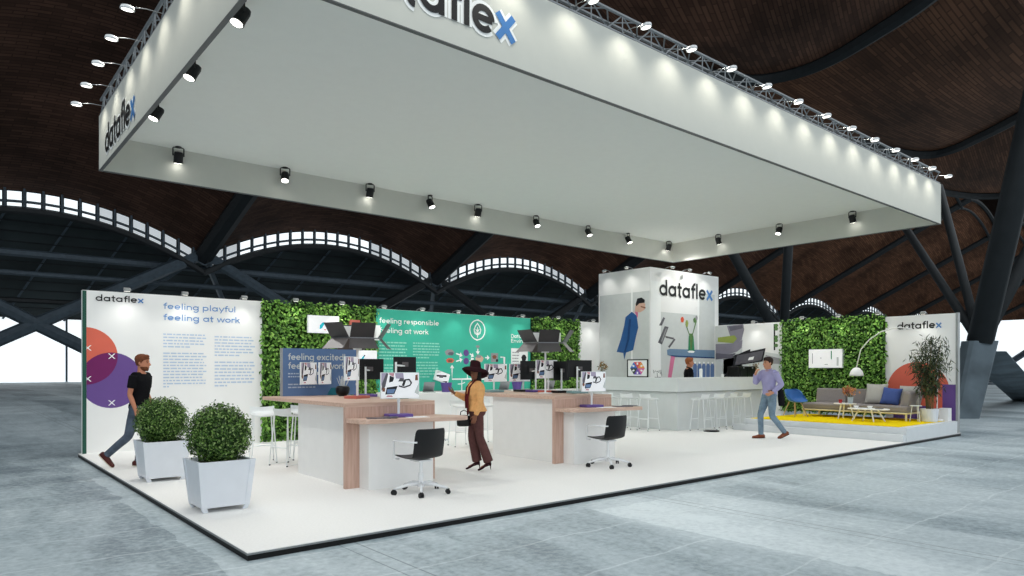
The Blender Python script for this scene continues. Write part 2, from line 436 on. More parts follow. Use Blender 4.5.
# ------------------------------------------------------------------ camera
CAM = (-2.0581, -5.9994, 1.575)
cd = bpy.data.cameras.new('camera'); cam = bpy.data.objects.new('camera', cd); COL.objects.link(cam)
cam.location = CAM; cam.rotation_euler = (PI/2, 0, math.radians(50.092-90))
cd.sensor_width = 36; cd.lens = 690/1024*36; cd.shift_y = 81.5/1024; cd.clip_end = 2000
SC.camera = cam
SC.view_settings.view_transform = 'Standard'; SC.view_settings.look = 'None'

# ================================================================== THE HALL
GZ = -.072
m = MB(); m.poly([(-90, -60, GZ), (460, -60, GZ), (460, 160, GZ), (-90, 160, GZ)])
struct(m.build('floor', CONC), 'grey concrete hall floor')

FY, SPR, RISE, PER, RIB0 = 84.0, 15.7, 5.0, 34.2, 23.4
G = Vector((.158, -1.0, .56))
def rib(k, s=0): return Vector((RIB0+PER*(k-1), FY, SPR)) + G*s
def shell(name, k, S, material, nv=10, nu=20):
    mb = MB(); mb.uv = []
    a, b = rib(k), rib(k+1)
    for j in range(nv+1):
        for i in range(nu+1):
            u = i/nu; s = S*j/nv
            p = a.lerp(b, u) + G*s; p.z += RISE*(1-(2*u-1)**2)
            mb.v.append(tuple(p)); mb.uv.append((u*37, s*1.15))
    for j in range(nv):
        for i in range(nu):
            q = j*(nu+1)+i; mb.f.append((q, q+1, q+nu+2, q+nu+1)); mb.mi.append(0)
    return struct(mb.build(name, material, smooth=True), 'curved brown timber roof vault')
SLEN = {-1: 60, 0: 62, 1: 62, 2: 62, 3: 62, 4: 40}
for k in range(-1, 12):
    S = SLEN.get(k, 36)
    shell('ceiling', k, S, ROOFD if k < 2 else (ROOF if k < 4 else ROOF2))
for k in range(-1, 13):
    S = max(SLEN.get(k, 36), SLEN.get(k-1, 36))
    mb = MB(); r0 = rib(k); mb.tube([r0+Vector((0, 0, -.2)), rib(k, S)+Vector((0, 0, -.2))], .75 if k > 3 else 1.1, 8)
    struct(mb.build('trim_1', DARKST), 'dark steel roof valley beam')
for k in range(4, 12):                                    # dark arch closing the upper end of each short vault
    S = SLEN.get(k, 36); mb = MB()
    a, b = rib(k, S), rib(k+1, S); pts = []; pts2 = []
    for i in range(17):
        u = i/16; p = a.lerp(b, u); p.z += RISE*(1-(2*u-1)**2); pts.append(p+Vector((0, -.2, -.1))); pts2.append(p+Vector((0, 1.5, -1.9)))
    mb.tube(pts, .45, 6); mb.tube(pts2, .3, 6)
    struct(mb.build('trim_2', DARKST), 'dark steel arch beam')
# arched clerestory strips in the end frame of each vault
for k in range(-1, 12):
    a, b = rib(k), rib(k+1); N = 19
    def ap(u, dz, y=-.3):
        p = a.lerp(b, u); p.z += RISE*(1-(2*u-1)**2) - dz; p.y += y; return p
    ma, mbk = MB(), MB()
    for i in range(N):
        u0, u1 = .03+.94*i/N, .03+.94*(i+.74)/N
        tgt = 0 if 2 <= i <= N-7 else 1  # panes near the ends glow less: shading by slats put into the material
        sub = 4
        for j in range(sub):
            s0, s1 = u0+(u1-u0)*j/sub, u0+(u1-u0)*(j+1)/sub
            ma.poly([ap(s0, .2), ap(s1, .2), ap(s1, 1.1), ap(s0, 1.1)], tgt)
            ma.poly([ap(s0, 1.4), ap(s1, 1.4), ap(s1, 1.75), ap(s0, 1.75)], tgt)
    w = struct(ma.build('window_1', [GLASSW, GLASSD]), 'arched strip of clerestory glazing')
    for i in range(N+1):
        u = .03+.94*(i-.13)/N
        if 0 < u < 1: mbk.tube([ap(u, -.1, -.5), ap(u, 2.3, -.5)], .12, 5)
    mbk.build('mullion', DARKST2, w)
    arch = MB(); arch.tube([ap(i/24, 2.2, -.4) for i in range(25)], .4, 6); arch.build('lower_arch', DARKST, w)
    top = MB(); top.tube([ap(i/24, 1.25, -.45) for i in range(25)], .09, 5); top.build('glazing_bar', DARKST2, w)
# horizontal beams and crossing braces of the end frame
for z, r, mm in ((14.4, .42, DARKST2), (12.2, .3, DARKST2), (9.2, .3, DARKST)):
    mb = MB(); mb.tube([(-60, FY+3, z), (430, FY+3, z)], r, 6); struct(mb.build('trim_3', mm), 'long horizontal steel beam')
for k in range(-1, 13):
    p = rib(k)
    for sgn in (-1, 1):
        mb = MB(); mb.tube([p+Vector((0, 0, .2)), (p.x+sgn*29.2, FY, GZ-.1)], .72, 8)
        struct(mb.build('trim_4', DARKST2 if k < 2 else DARKST), 'diagonal tubular steel brace of the hall frame')
    for sgn in (-1, 1):
        mb = MB(); mb.tube([p+Vector((0, 0, .2)), (p.x+sgn*8, FY+14, 8.5)], .35, 6)
        struct(mb.build('trim_5', DARKST2), 'raking strut behind the hall frame')
# lower dark ceiling beyond, and the daylit glazing below it
mb = MB(); mb.poly([(-90, FY+2.5, 23), (450, FY+2.5, 23), (450, FY+18, 8.2), (-90, FY+18, 8.2)])
struct(mb.build('ceiling', BACKC), 'dark ribbed ceiling of the adjoining hall')
mb = MB()
for i in range(80):
    x = -80+i*6.5; mb.tube([(x, FY+17.7, 8.0), (x+7.5, FY+2.7, 22.2)], .16, 4)
struct(mb.build('trim_6', DARKST2), 'thin ribs under the far ceiling')
mb = MB()
for j in range(14):
    t = (j+.5)/14; mb.tube([(-90, FY+17.7-15*t, 8.0+14.2*t-.15), (450, FY+17.7-15*t, 8.0+14.2*t-.15)], .08, 4)
struct(mb.build('trim_6', DARKST), 'thin purlins under the far ceiling')
mb = MB(); mb.poly([(-90, FY+18, GZ), (450, FY+18, GZ), (450, FY+18, 8.2), (-90, FY+18, 8.2)])
w = struct(mb.build('window_2', GLASSW), 'bright daylit glazing across the far end of the hall')
mb = MB()
for i in range(64): mb.box((-80+i*8.3, FY+17.8, 4.1), (.22, .2, 8.3))
mb.build('mullion', DARKST2, w)
# side glazing at the right
mb = MB(); mb.poly([(112, -60, GZ), (112, 60, GZ), (112, 60, 8.4), (112, -60, 8.4)])
w = struct(mb.build('window_3', GLASSW), 'bright daylit glazing along the right side of the hall')
mb = MB()
for i in range(12): mb.box((111.8, -58+i*10.4, 4.2), (.2, .25, 8.4))
mb.build('mullion', DARKST2, w)
for y0 in (-14, 6, 26, 46):
    for s in (-1, 1):
        mb = MB(); mb.tube([(110, y0, GZ-.1), (110, y0+s*11, 8.3)], .4, 6); struct(mb.build('trim_4', DARKST2), 'diagonal steel brace before the side glazing')
mb = MB(); mb.box((104, 0, .3), (14, 110, .75)); mb.box((99, 0, .1), (16, 110, .4)); mb.box((93, 0, 0), (16, 110, .2))
struct(mb.build('floor', CONC2), 'low broad steps at the far right of the hall')
# nearer upswept roof shells at the upper right, each ending in a dark curved lip
S1F = [(36.98,24.49,24.0),(41.59,24.4,24.0),(45.82,22.92,24.0),(47.34,20.04,24.0),(47.06,17.06,24.0),(45.57,13.58,24.0),(43.8,10.24,24.0),(41.11,6.57,24.0)]
S1N = [(26.54,23.73,26.0),(28.91,21.11,26.0),(30.88,17.61,26.0),(31.92,14.46,26.0),(32.46,11.92,26.0),(32.97,9.59,26.0),(32.75,7.18,26.0),(32.27,4.56,26.0)]
S2N = [(38.56,25.72,26.0),(43.23,25.54,26.0),(47.54,23.96,26.0),(49.18,21.01,26.0),(49.01,17.97,26.0),(47.63,14.42,26.0),(45.94,11.0,26.0),(43.31,7.21,26.0)]
S2F = [(67.28,23.9,24.0),(73.57,22.64,24.0),(76.64,20.92,24.0),(76.45,18.59,24.0),(74.53,15.96,24.0),(72.32,13.3,24.0),(69.49,10.43,24.0),(64.28,5.87,24.0)]
S3N = [(69.71,24.95,26.0),(76.05,23.58,26.0),(79.18,21.79,26.0),(79.1,19.42,26.0),(77.3,16.76,26.0),(75.2,14.05,26.0),(72.48,11.12,26.0),(67.42,6.43,26.0)]
S3F = [(85.55,27.18,24.0),(91.74,26.09,24.0),(96.8,24.96,24.0),(100.38,23.27,24.0),(102.23,21.06,24.0),(102.3,18.47,24.0),(100.07,15.03,24.0),(94.43,9.59,24.0)]
def smooth_line(P, n=28):
    P = [Vector(p) for p in P]; out = []
    for i in range(n+1):
        t = (len(P)-1)*i/n; k = min(int(t), len(P)-2); f = t-k
        p0, p1, p2, p3 = P[max(k-1, 0)], P[k], P[k+1], P[min(k+2, len(P)-1)]
        out.append(.5*((2*p1)+(p2-p0)*f+(2*p0-5*p1+4*p2-p3)*f*f+(3*p1-p0-3*p2+p3)*f**3))
    return out
for A, B, mm in ((S1N, S1F, ROOF), (S2N, S2F, ROOF2), (S3N, S3F, ROOF2)):
    a, b = smooth_line(A), smooth_line(B); mb = MB(); mb.uv = []; nv = 12
    for j in range(nv+1):
        v = j/nv
        for i in range(len(a)):
            p = a[i].lerp(b[i], v); p.z -= .9*math.sin(PI*v)
            mb.v.append(tuple(p)); mb.uv.append((v*18, i*.95))
    n = len(a)
    for j in range(nv):
        for i in range(n-1): mb.f.append((j*n+i, j*n+i+1, (j+1)*n+i+1, (j+1)*n+i)); mb.mi.append(0)
    struct(mb.build('ceiling', mm, smooth=True), 'brown timber roof shell with a curved end')
    e = MB(); e.tube([p+Vector((0, 0, -.15)) for p in b], .55, 8); struct(e.build('trim_7', DARKST), 'dark curved lip of a roof shell')
mb = MB(); mb.poly([(-120, 18, 60), (470, 18, 60), (470, 150, 60), (-120, 150, 60)]); mb.poly([(470, -60, -1), (470, 150, -1), (470, 150, 60), (470, -60, 60)])  # backing sheets added so no bright sky shows through roof gaps
mb.poly([(-120, 150, -1), (470, 150, -1), (470, 150, 60), (-120, 150, 60)])
struct(mb.build('ceiling', ROOFD), 'dark backing roof and walls added to shut out bright sky')

mb = MB(); mb.poly([(-75, 14, -1), (-75, 150, -1), (-75, 150, 60), (-75, 14, 60)]); struct(mb.build('wall_light_block', BACKC), 'unseen dark wall added to keep side light off the far floor')  # out of view, added to block sky light from the left
# tree columns standing in the hall
def tree_column(label, base, feet, branches, cat='column'):
    t = thing('tree_column', label, cat, (base[0], base[1], GZ))
    o = Vector((base[0], base[1], GZ))
    for f, wtop, wbot, head in feet:
        mb = MB(); top = Vector(head)-o; bot = Vector(f)-o; d = (top-bot); side = Vector((d.y, -d.x, 0)).normalized() if abs(d.x)+abs(d.y) > .3 else Vector((.77, -.64, 0))
        side = Vector((.767, -.642, 0)); dep = Vector((.642, .767, 0)); rings = []
        for i in range(5):
            q = i/4; c = bot.lerp(top, q); w = wbot+(wtop-wbot)*q
            rings.append([c+side*sx*w/2*a+dep*sy*w*.3*b2 for sx, sy, a, b2 in ((-1,-1,.8,1),(-1,-1,1,.7),(-1,1,1,.7),(-1,1,.8,1),(1,1,.8,1),(1,1,1,.7),(1,-1,1,.7),(1,-1,.8,1))])
        mb.ring_loft(rings); mb.build('concrete_foot', CONC2, t)
    for p, q, r0, r1 in branches:
        mb = MB(); mb.tube([Vector(p)-o, Vector(q)-o], [r0, r1], 10); mb.build('branch', DARKST, t, smooth=True)
    return t
hd = (25.4, 1.85, 2.5)
def ext(p, q, k): return tuple(a+(b-a)*k for a, b in zip(p, q))
tree_column('grey concrete tree column with spreading dark steel branches right of the stand', (25.0, 1.8),
    [((24.6, 2.1, GZ), 1.0, .85, (25.4, 1.85, 2.55)), ((42.5, 4.4, GZ), 1.3, 1.5, (25.8, 1.9, 2.2))],
    [(hd, ext(hd, (25.43, .34, 10.04), 2.2), .4, .42), (hd, ext(hd, (30.23, 6.11, 7.9), 1.12), .16, .16),
     (hd, ext(hd, (29.41, 4.18, 7.93), 1.25), .15, .15), (hd, ext(hd, (31.5, 1.0, 8.2), 2.4), .26, .26)])
hd2 = (40.37, 17.18, 3.17)
tree_column('dark steel tree column rising behind the green wall of the lounge', (40.4, 17.2),
    [((40.4, 17.2, GZ), 1.2, 2.2, hd2)],
    [(hd2, ext(hd2, (37.72, 19.4, 9.5), 2.0), .33, .33), (hd2, ext(hd2, (40.67, 16.93, 10.35), 2.0), .3, .3)])

# ================================================================== THE STAND
BX, BY, WH = 17.42, 9.0, 3.06
m = MB(); m.b2((0, 0, -.006), (BX+.13, BY+.15, 0)); fl = struct(m.build('floor', CARPET), 'white carpeted stand floor')
m = MB(); m.b2((-.004, -.004, -.022), (BX+.1, BY+.15, -.0065)); struct(m.build('trim_8', mat('grey_floor_edge', (132, 136, 137), .6)), 'grey aluminium edge of the stand floor')
m = MB(); m.b2((.004, .004, GZ), (BX+.1, BY+.15, -.0225)); struct(m.build('trim_9', mat('black_skirt', (8, 9, 10), .6)), 'black skirt under the stand floor')

def leaf(mb, c, nrm, size, r=random, droop=.5):
    n = Vector(nrm).normalized(); t = Vector((r.uniform(-1, 1), r.uniform(-1, 1), r.uniform(-1, 1)-droop)); t = t-n*t.dot(n)
    if t.length < .05: t = n.orthogonal()
    t.normalize(); w = n.cross(t); c = Vector(c); L = size*r.uniform(.7, 1.3); W = L*r.uniform(.28, .4)
    mid = c+t*L*.45+n*L*.08
    mb.add([c, mid+w*W, c+t*L-n*L*.1, mid-w*W, mid-n*W*.35], ((0, 4, 1), (1, 4, 2), (2, 4, 3), (3, 4, 0)))

def living_wall(label, x0, y0, rz, length, z0, z1, seed):
    rr = random.Random(seed)
    t = thing('living_wall', label, 'plant wall', (x0, y0, 0), rz)
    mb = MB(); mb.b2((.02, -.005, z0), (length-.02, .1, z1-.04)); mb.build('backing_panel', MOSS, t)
    f = MB(); nn = int(length*(z1-z0)*680)
    for i in range(nn):
        x = rr.uniform(-.02, length+.02); z = rr.uniform(z0, z1+.02)
        edge = min(x, length-x, z1-z)
        bump = .03+.07*(.5+.5*math.sin(x*5.1+seed)*math.sin(z*4.3+x))
        d = rr.uniform(.0, .05)+bump*(1 if edge > .1 else .6)
        nx = -1.2 if x < .04 else (1.2 if x > length-.04 else 0); nz = 1.2 if z > z1-.05 else .55
        leaf(f, (x, -d, z), (rr.gauss(nx, .5), -1, rr.gauss(nz, .5)), .08, rr)
    f.build('foliage', LEAFW, t); return t

# ---- left printed wall
t = thing('printed_wall', 'white printed wall with coral and purple circles at the left end of the stand', 'wall panel', (.05, BY, 0))
m = MB(); m.b2((0, 0, 0), (3.36, .12, WH)); m.build('board', WALLW, t)
m = MB(); m.b2((0, -.004, 0), (.065, .0, WH-.01)); m.build('edge_strip', GREEND, t, label='dark green edge strip')
logo('logo', t, .21, 1.03, 2.872, .083, 0)
clipr = rect2(.066, 0, 3, 3.0)
co, cp = clip2(ell2(.04, 1.83, .54), clipr), clip2(ell2(.48, 1.37, .53), clipr)
flat('circle_print', t, [(ORANGE, co, 0), (PURPLE, cp, 1), (MAGENTA, clip2(co, ell2(.48, 1.37, .53)), 2),
    (PRINTW, [q for cx, cz in ((.48, 1.83), (.48, .94), (.085, 1.98), (.085, 1.40)) for s in (1, -1) for q in [clip2([(cx-.05*s-.01, cz-.05), (cx-.05*s+.012, cz-.05), (cx+.05*s+.01, cz+.05), (cx+.05*s-.012, cz+.05)], clipr)] if len(q) > 2], 3)])
flat('heading', t, [(BLUETX, fit_text('feeling playful', 1.38, 2.80, 2.785, .083, .22)+fit_text('feeling at work', 1.38, 2.88, 2.562, .083, .22), 0)])
flat('body_text', t, [(BLUETX2, words(1.38, 2.21, 2.0, 2.31, 5)+words(1.38, 2.21, 1.2, 1.93, 12, .15), 0)])
flat('body_text', t, [(BLUETX2, words(2.36, 3.2, 1.84, 2.29, 7, .6)+words(2.36, 3.2, 1.2, 1.76, 8, .3), 0)])
# ---- living walls and teal wall along the back
living_wall('tall leafy green living wall between the white circle wall and the teal wall', 3.38, BY-.02, 0, 2.8, .02, 3.08, 3)
t = thing('printed_wall', 'teal printed wall with white heading and leaf emblem', 'wall panel', (6.16, BY, 0))
m = MB(); m.b2((0, 0, 0), (5.02, .12, WH)); m.build('board', WALLW, t)
flat('teal_sheet', t, [(TEAL, rect2(0, 1.02, 5.02, WH-.004), 0)])
X0 = 6.16
flat('heading', t, [(PRINTW, fit_text('feeling responsible', 6.26-X0, 8.01-X0, 2.715, .088, .22)+fit_text('feeling at work', 6.26-X0, 7.68-X0, 2.475, .088, .22), 1)])
flat('certificate_heading', t, [(PRINTW, fit_text('Dataflex', 10.45-X0, 11.12-X0, 2.475, .07, .24)+fit_text('Environ', 10.45-X0, 11.06-X0, 2.34, .07, .24), 1)])
flat('body_text', t, [(TEALTX, words(6.26-X0, 7.07-X0, 1.8, 2.28, 6)+words(6.26-X0, 7.07-X0, 1.35, 1.72, 5), 1)])
flat('body_text', t, [(TEALTX, words(7.22-X0, 8.04-X0, 1.84, 2.28, 6)+words(7.22-X0, 8.04-X0, 1.35, 1.79, 6), 1)])
cx, cz = 9.26-X0, 2.65
def mir(p): return [(2*cx-x, z) for x, z in p]
lf = [(cx, cz-.15)]+arc(cx+.02, cz-.02, .13, 230, 160, 6)+[(cx, cz+.19)]
leafo = [(cx, cz-.14), (cx-.09, cz-.09), (cx-.115, cz), (cx-.07, cz+.1), (cx, cz+.18), (cx+.07, cz+.1), (cx+.115, cz), (cx+.09, cz-.09)]
flat('leaf_emblem', t, [(PRINTW, stroke2(ell2(cx, cz, .255, .265), .03, True)+stroke2(leafo, .028, True)+stroke2([(cx, cz-.21), (cx, cz+.08)], .026)
    + stroke2([(cx-.06, cz+.02), (cx, cz-.05), (cx+.06, cz+.02)], .024)+stroke2([(cx-.07, cz-.05), (cx, cz-.12), (cx+.07, cz-.05)], .022)
    + [rect2(cx-.03, cz+.26, cx+.05, cz+.29), rect2(cx-.05, cz-.29, cx+.02, cz-.26)], 1)])
def hexp(x, z, rx, rz): return [(x+rx*math.cos(a), z+rz*math.sin(a)) for a in (.2, 1.1, 2.0, 2.9, 4.0, 5.3)]
def arrow(x0, z0, x1, z1, w=.035):
    d = Vector((x1-x0, z1-z0)).normalized(); n = Vector((-d.y, d.x)); e = Vector((x1, z1)); b = e-d*.09
    return stroke2([(x0, z0), (b.x, b.y)], w)+[[(e.x, e.y), (b.x+n.x*.07, b.y+n.y*.07), (b.x-n.x*.07, b.y-n.y*.07)]]
dg = [(GREYP, hexp(8.34-X0, 2.02, .16, .09), 1), (LILACP2, hexp(8.38-X0, 1.99, .1, .05), 2), (ORANGE, hexp(8.36-X0, 1.81, .14, .07), 1), (SCRO, hexp(8.36-X0, 1.80, .08, .04), 2),
      (PURPLE, ell2(8.88-X0, 2.02, .09), 1), (PURPLE, ell2(8.88-X0, 1.80, .09), 1), (SKINP, hexp(9.33-X0, 1.86, .15, .1), 1), (GREYP, hexp(9.3-X0, 1.93, .1, .05), 2),
      (GREYP, rect2(9.73-X0, 1.78, 9.98-X0, 2.03), 1), (SCRO, hexp(9.85-X0, 1.92, .08, .06), 2), (SCRK, rect2(9.9-X0, 1.79, 9.98-X0, 1.86), 2), (GREYP, hexp(9.27-X0, 2.2, .07, .04), 1),
      (PRINTW, arrow(8.55-X0, 2.0, 8.76-X0, 1.94)+arrow(8.55-X0, 1.79, 8.76-X0, 1.85)+arrow(9.0-X0, 2.0, 9.14-X0, 1.92)+arrow(9.0-X0, 1.8, 9.14-X0, 1.88)+arrow(9.27-X0, 2.14, 9.27-X0, 1.98)+arrow(9.52-X0, 1.9, 9.68-X0, 1.9)
       + stroke2([(10.06-X0, 1.92), (10.2-X0, 1.92), (10.2-X0, 1.32), (8.42-X0, 1.32), (8.42-X0, 1.58)], .035)+arrow(8.42-X0, 1.5, 8.42-X0, 1.7)+stroke2([(8.92-X0, 1.32), (8.92-X0, 1.6)], .03), 2)]
flat('cycle_diagram', t, dg, 0)
flat('certificate_print', t, [(PRINTW, rect2(10.45-X0, 1.45, 11.08-X0, 2.18), 1), (SCRK, hexp(10.93-X0, 1.9, .1, .11), 2), (GREYP, words(10.5-X0, 10.75-X0, 1.6, 2.1, 6), 2), (GREYP, words(10.8-X0, 11.02-X0, 1.5, 1.75, 3), 2)])
living_wall('narrow leafy green living wall at the right end of the teal wall', 11.2, BY-.02, 0, 1.95, .02, 3.08, 5)
t = thing('plain_wall', 'plain white wall panel between the narrow living wall and the tower', 'wall panel', (13.13, BY, 0))
m = MB(); m.b2((0, 0, 0), (.96, .12, WH)); m.build('board', WALLW, t)

# ---- right hand walls (seen from the left: local x runs towards the camera)
RZ = -PI/2
t = thing('printed_wall', 'white printed wall with coral half circle behind the sofa end', 'wall panel', (BX, 1.74, 0), RZ)
m = MB(); m.b2((0, 0, 0), (1.66, .12, 2.98)); m.build('board', WALLW, t)
m = MB(); m.b2((1.66, -.02, .001), (1.71, .12, 2.99)); m.build('end_post', ALU, t, label='pale grey end post')
logo('logo', t, .30, 1.35, 2.63, .125, 0)
flat('circle_print', t, [(ORANGE, clip2(ell2(.78, 1.03, .74), rect2(.0, .3, 1.66, 3)), 0), (PURPLE, rect2(1.36, .3, 1.66, 1.2), 1), (PURPLE, rect2(.2, .3, 1.1, .64), 1)])
living_wall('leafy green living wall behind the lounge sofa', BX-.02, 4.68, RZ, 2.95, .36, 3.04, 9)
t = thing('printed_wall', 'mural wall printed with a lilac armchair and a tilted grey monitor', 'wall panel', (BX, 6.98, 0), RZ)
m = MB(); m.b2((0, 0, 0), (2.32, .12, 3.0)); m.build('board', WALLW, t)
flat('mural_print', t, [(GREYP2, rect2(0, .3, .98, 2.98), 0), (GREYP2, [(1.72, 2.12), (2.3, 2.02), (2.3, 1.3), (.3, 1.3), (.3, 1.9)], 0), (GREYP, [(1.78, 2.02), (2.27, 1.9), (2.27, 1.74), (1.7, 1.76)], 1),
    (LILACP, [(.43, 2.98), (1.01, 3.0), (1.05, 2.83), (.96, 2.5), (.66, 2.39), (.55, 2.64)], 2), (LILACP2, [(.5, 2.95), (.98, 2.97), (1.0, 2.87), (.56, 2.8)], 3),
    (LILACP, [(.02, 2.4), (.66, 2.41), (.99, 2.5), (.96, 2.26), (.8, 2.14), (.48, 2.06), (.02, 2.11)], 3), (LILACP2, [(.02, 2.11), (.48, 2.06), (.76, 2.1), (.62, 1.94), (.02, 1.9)], 4),
    (LIMEP, [(.1, 2.61), (.71, 2.66), (.8, 2.55), (.66, 2.41), (.1, 2.47)], 4), (SCRK, [(.02, 1.9), (.66, 1.98), (1.26, 2.09), (1.26, 2.21), (.94, 2.1), (.6, 1.95)], 2),
    (SCRK, [(.71, 2.04), (1.78, 2.23), (1.68, 1.82), (.64, 1.69)], 5), (SCRD, [(.8, 2.02), (1.72, 2.16), (1.63, 1.86), (.72, 1.71)], 6), (PRINTW, [(1.22, 1.95), (1.4, 1.98), (1.36, 1.88), (1.18, 1.86)], 7),
    (SCRK, [(.29, 1.33), (.64, 1.69), (.8, 1.69), (.48, 1.33)], 5), (SCRK, rect2(2.04, 2.16, 2.09, 2.95), 1),
    (LEAFP, [q for z in (2.9, 2.8, 2.55, 2.45, 2.3) for q in [hexp(2.12, z, .07, .06)]], 2)])

# ---- tower
t = thing('tower', 'tall white printed tower behind the bar counter', 'tower', (14.1, 6.98, 0))
m = MB(); m.b2((0, 0, 0), (3.5, 2.05, 4.6)); m.build('tower_body', WALLW, t)
logo('logo', t, .42, 3.17, 3.80, .32, 0)
pm = flat('desk_print', t, [(GREYP2, rect2(.02, 1.3, 3.28, 3.3), 0), (PRINTW, rect2(.02, 1.3, .5, 4.2), 1), (GREYP2, rect2(2.45, 1.3, 3.28, 4.0), 1), (PRINTW, rect2(2.34, 2.2, 2.42, 4.0), 2),
    (SCRD, [(.41, 2.89), (.62, 3.15), (.7, 3.12), (.55, 2.89)], 3), (SCRD, [(.36, 2.38), (.68, 2.88), (.87, 2.86), (.55, 2.32)], 3), (GREYP, [(.5, 2.42), (.74, 2.82), (.78, 2.8), (.56, 2.4)], 4),
    (SCRD, [(.7, 2.59), (1.14, 2.54), (1.1, 2.49), (.73, 2.53)], 3), (SCRD, [(.84, 2.26), (1.14, 2.52), (1.21, 2.49), (.92, 2.23)], 3),
    (STEELB, [(.79, 2.17), (.92, 2.2), (3.28, 2.2), (3.28, 1.97), (.81, 2.01)], 4), (NAVYP2, [(.81, 2.01), (3.28, 1.97), (3.28, 1.93), (1.2, 1.96)], 5), (PINKM, [(.98, 1.99), (1.19, 1.98), (1.01, 1.32), (.83, 1.32)], 3),
    (GREENP, [(1.88, 2.63), (2.12, 2.64), (2.18, 2.14), (1.85, 2.14)], 5), (LEAFP, [(1.93, 2.6), (1.96, 2.6), (1.75, 3.0), (1.7, 2.98)], 4), (LEAFP, [(2.02, 2.6), (2.06, 2.6), (2.3, 3.1), (2.24, 3.1)], 4),
    (REDP, hexp(1.55, 3.11, .09, .1), 5), (LEAFP, hexp(2.2, 3.12, .1, .09), 5), (GREYP, hexp(2.28, 3.2, .07, .08), 6), (LIMEP, hexp(1.78, 3.0, .08, .12), 5),
    (PRINTW, hexp(2.0, 2.13, .2, .04), 6), (LEAFP, [(1.95, 2.2), (2.05, 2.2), (2.1, 2.7), (1.9, 2.7)], 6),
    (DENIMP, [q for k in range(5) for q in [[(2.1+k*.235, 1.3), (2.3+k*.235, 1.3), (2.31+k*.235, 1.68), (2.26+k*.235, 1.78), (2.16+k*.235, 1.78), (2.1+k*.235, 1.68)]]], 4),
    (PRINTW, [ell2(2.21+k*.235, 1.79, .05, .035, 12) for k in range(5)], 5)])
pm = flat('figure_print', t, [(GREYP2, rect2(.02, 1.3, 2.0, 3.9), 0), (PRINTW, [(1.3, 4.02), (1.36, 4.02), (1.36, 1.3), (1.3, 1.3)], 1),
    (NAVYP, [(1.33, 3.32), (1.52, 3.19), (1.58, 2.83), (1.5, 2.6), (1.38, 2.16), (1.1, 2.09), (1.03, 1.87), (.99, 2.08), (.72, 2.12), (.89, 2.5), (1.03, 2.92), (1.08, 3.17)], 2),
    (NAVYP2, [(1.22, 3.1), (1.3, 3.1), (1.24, 2.5), (1.08, 2.12), (1.02, 2.1), (1.16, 2.5)], 3), (SKINP, [(1.48, 3.56), (1.7, 3.61), (1.85, 3.52), (1.82, 3.35), (1.65, 3.28), (1.44, 3.32)], 3),
    (SCRK, [(1.48, 3.54), (1.54, 3.7), (1.7, 3.72), (1.83, 3.64), (1.82, 3.56), (1.62, 3.55), (1.5, 3.47)], 4), (SCRO, [(1.68, 3.47), (1.86, 3.42), (1.85, 3.38), (1.67, 3.44)], 5), (PINKM, [(1.43, 3.32), (1.57, 3.29), (1.56, 3.12), (1.5, 3.21)], 4)])
pm.location = (0, 2.02, 0); pm.rotation_euler = (0, 0, RZ)

# ---- canopy
CX0, CX1, CY0, CY1, CZ0, CZ1, CZC = .17, 16.62, .15, 8.06, 5.1, 6.06, 5.72
t = thing('canopy', 'huge white fabric canopy hanging over the whole stand', 'canopy', (CX0, CY0, CZ0))
W, D, H = CX1-CX0, CY1-CY0, CZ1-CZ0; TH = .05
for nm, p, q in (('fascia', (0, 0, 0), (W, TH, H)), ('fascia', (0, TH, 0), (TH, D-TH, H)), ('fascia', (W-TH, TH, 0), (W, D-TH, H)), ('fascia', (0, D-TH, 0), (W, D, H))):
    m = MB(); m.b2(p, q); m.build(nm, FABRICW, t)
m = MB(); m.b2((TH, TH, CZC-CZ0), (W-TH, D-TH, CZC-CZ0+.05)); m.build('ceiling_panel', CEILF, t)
m = MB()
for p, q in (((-.004, -.004, -.012), (W+.004, TH, 0)), ((-.004, TH, -.012), (TH, D-TH, 0)), ((W-TH, TH, -.012), (W+.004, D-TH, 0)), ((-.004, D-TH, -.012), (W+.004, D+.004, 0))): m.b2(p, q)
m.build('edge_profile', mat('dark_grey_profile', (96, 98, 98), .5, .2), t, label='dark grey edge profile')
logo('logo', t, .73, 2.96, .26, .30, 0, True, label='large black and blue lettering on the front fascia')
lg = logo('logo', t, .64, 2.9, .14, .31, 0, True, label='large black and blue lettering on the left fascia'); lg.location = (0, D, 0); lg.rotation_euler = (0, 0, RZ)

def truss(label, p0, p1, inward, group=None):
    p0, p1 = Vector(p0), Vector(p1); t = thing('lighting_truss', label, 'truss', p0)
    d = (p1-p0); L = d.length; d.normalize(); w = Vector(inward)*.26; up = Vector((0, 0, .26))
    for a in (Vector((0,0,0)), w, up, w+up):
        m = MB(); m.tube([a+Vector((0, 0, .025)), a+d*L+Vector((0, 0, .025))], .024, 6); m.build('chord', TRUSSM, t)
    n = int(L/.3); m = MB(); z = Vector((0, 0, .025))
    for i in range(n):
        a, b = d*(L*i/n), d*(L*(i+1)/n); fl = i % 2
        for o0, o1 in ((Vector((0,0,0)), up), (w, w+up), (up, w+up), (Vector((0,0,0)), w)):
            m.tube([z+a+(o0 if fl else o1), z+b+(o1 if fl else o0)], .011, 4)
        if i % 2 == 0:
            for o0, o1 in ((Vector((0,0,0)), up), (w, w+up)): m.tube([z+a+o0, z+a+o1], .011, 4)
    m.build('lacing', TRUSSM, t); return t
truss('aluminium lattice truss along the front top edge of the canopy', (CX0+.02, CY0+.03, CZ1), (CX1-.02, CY0+.03, CZ1), (0, 1, 0))
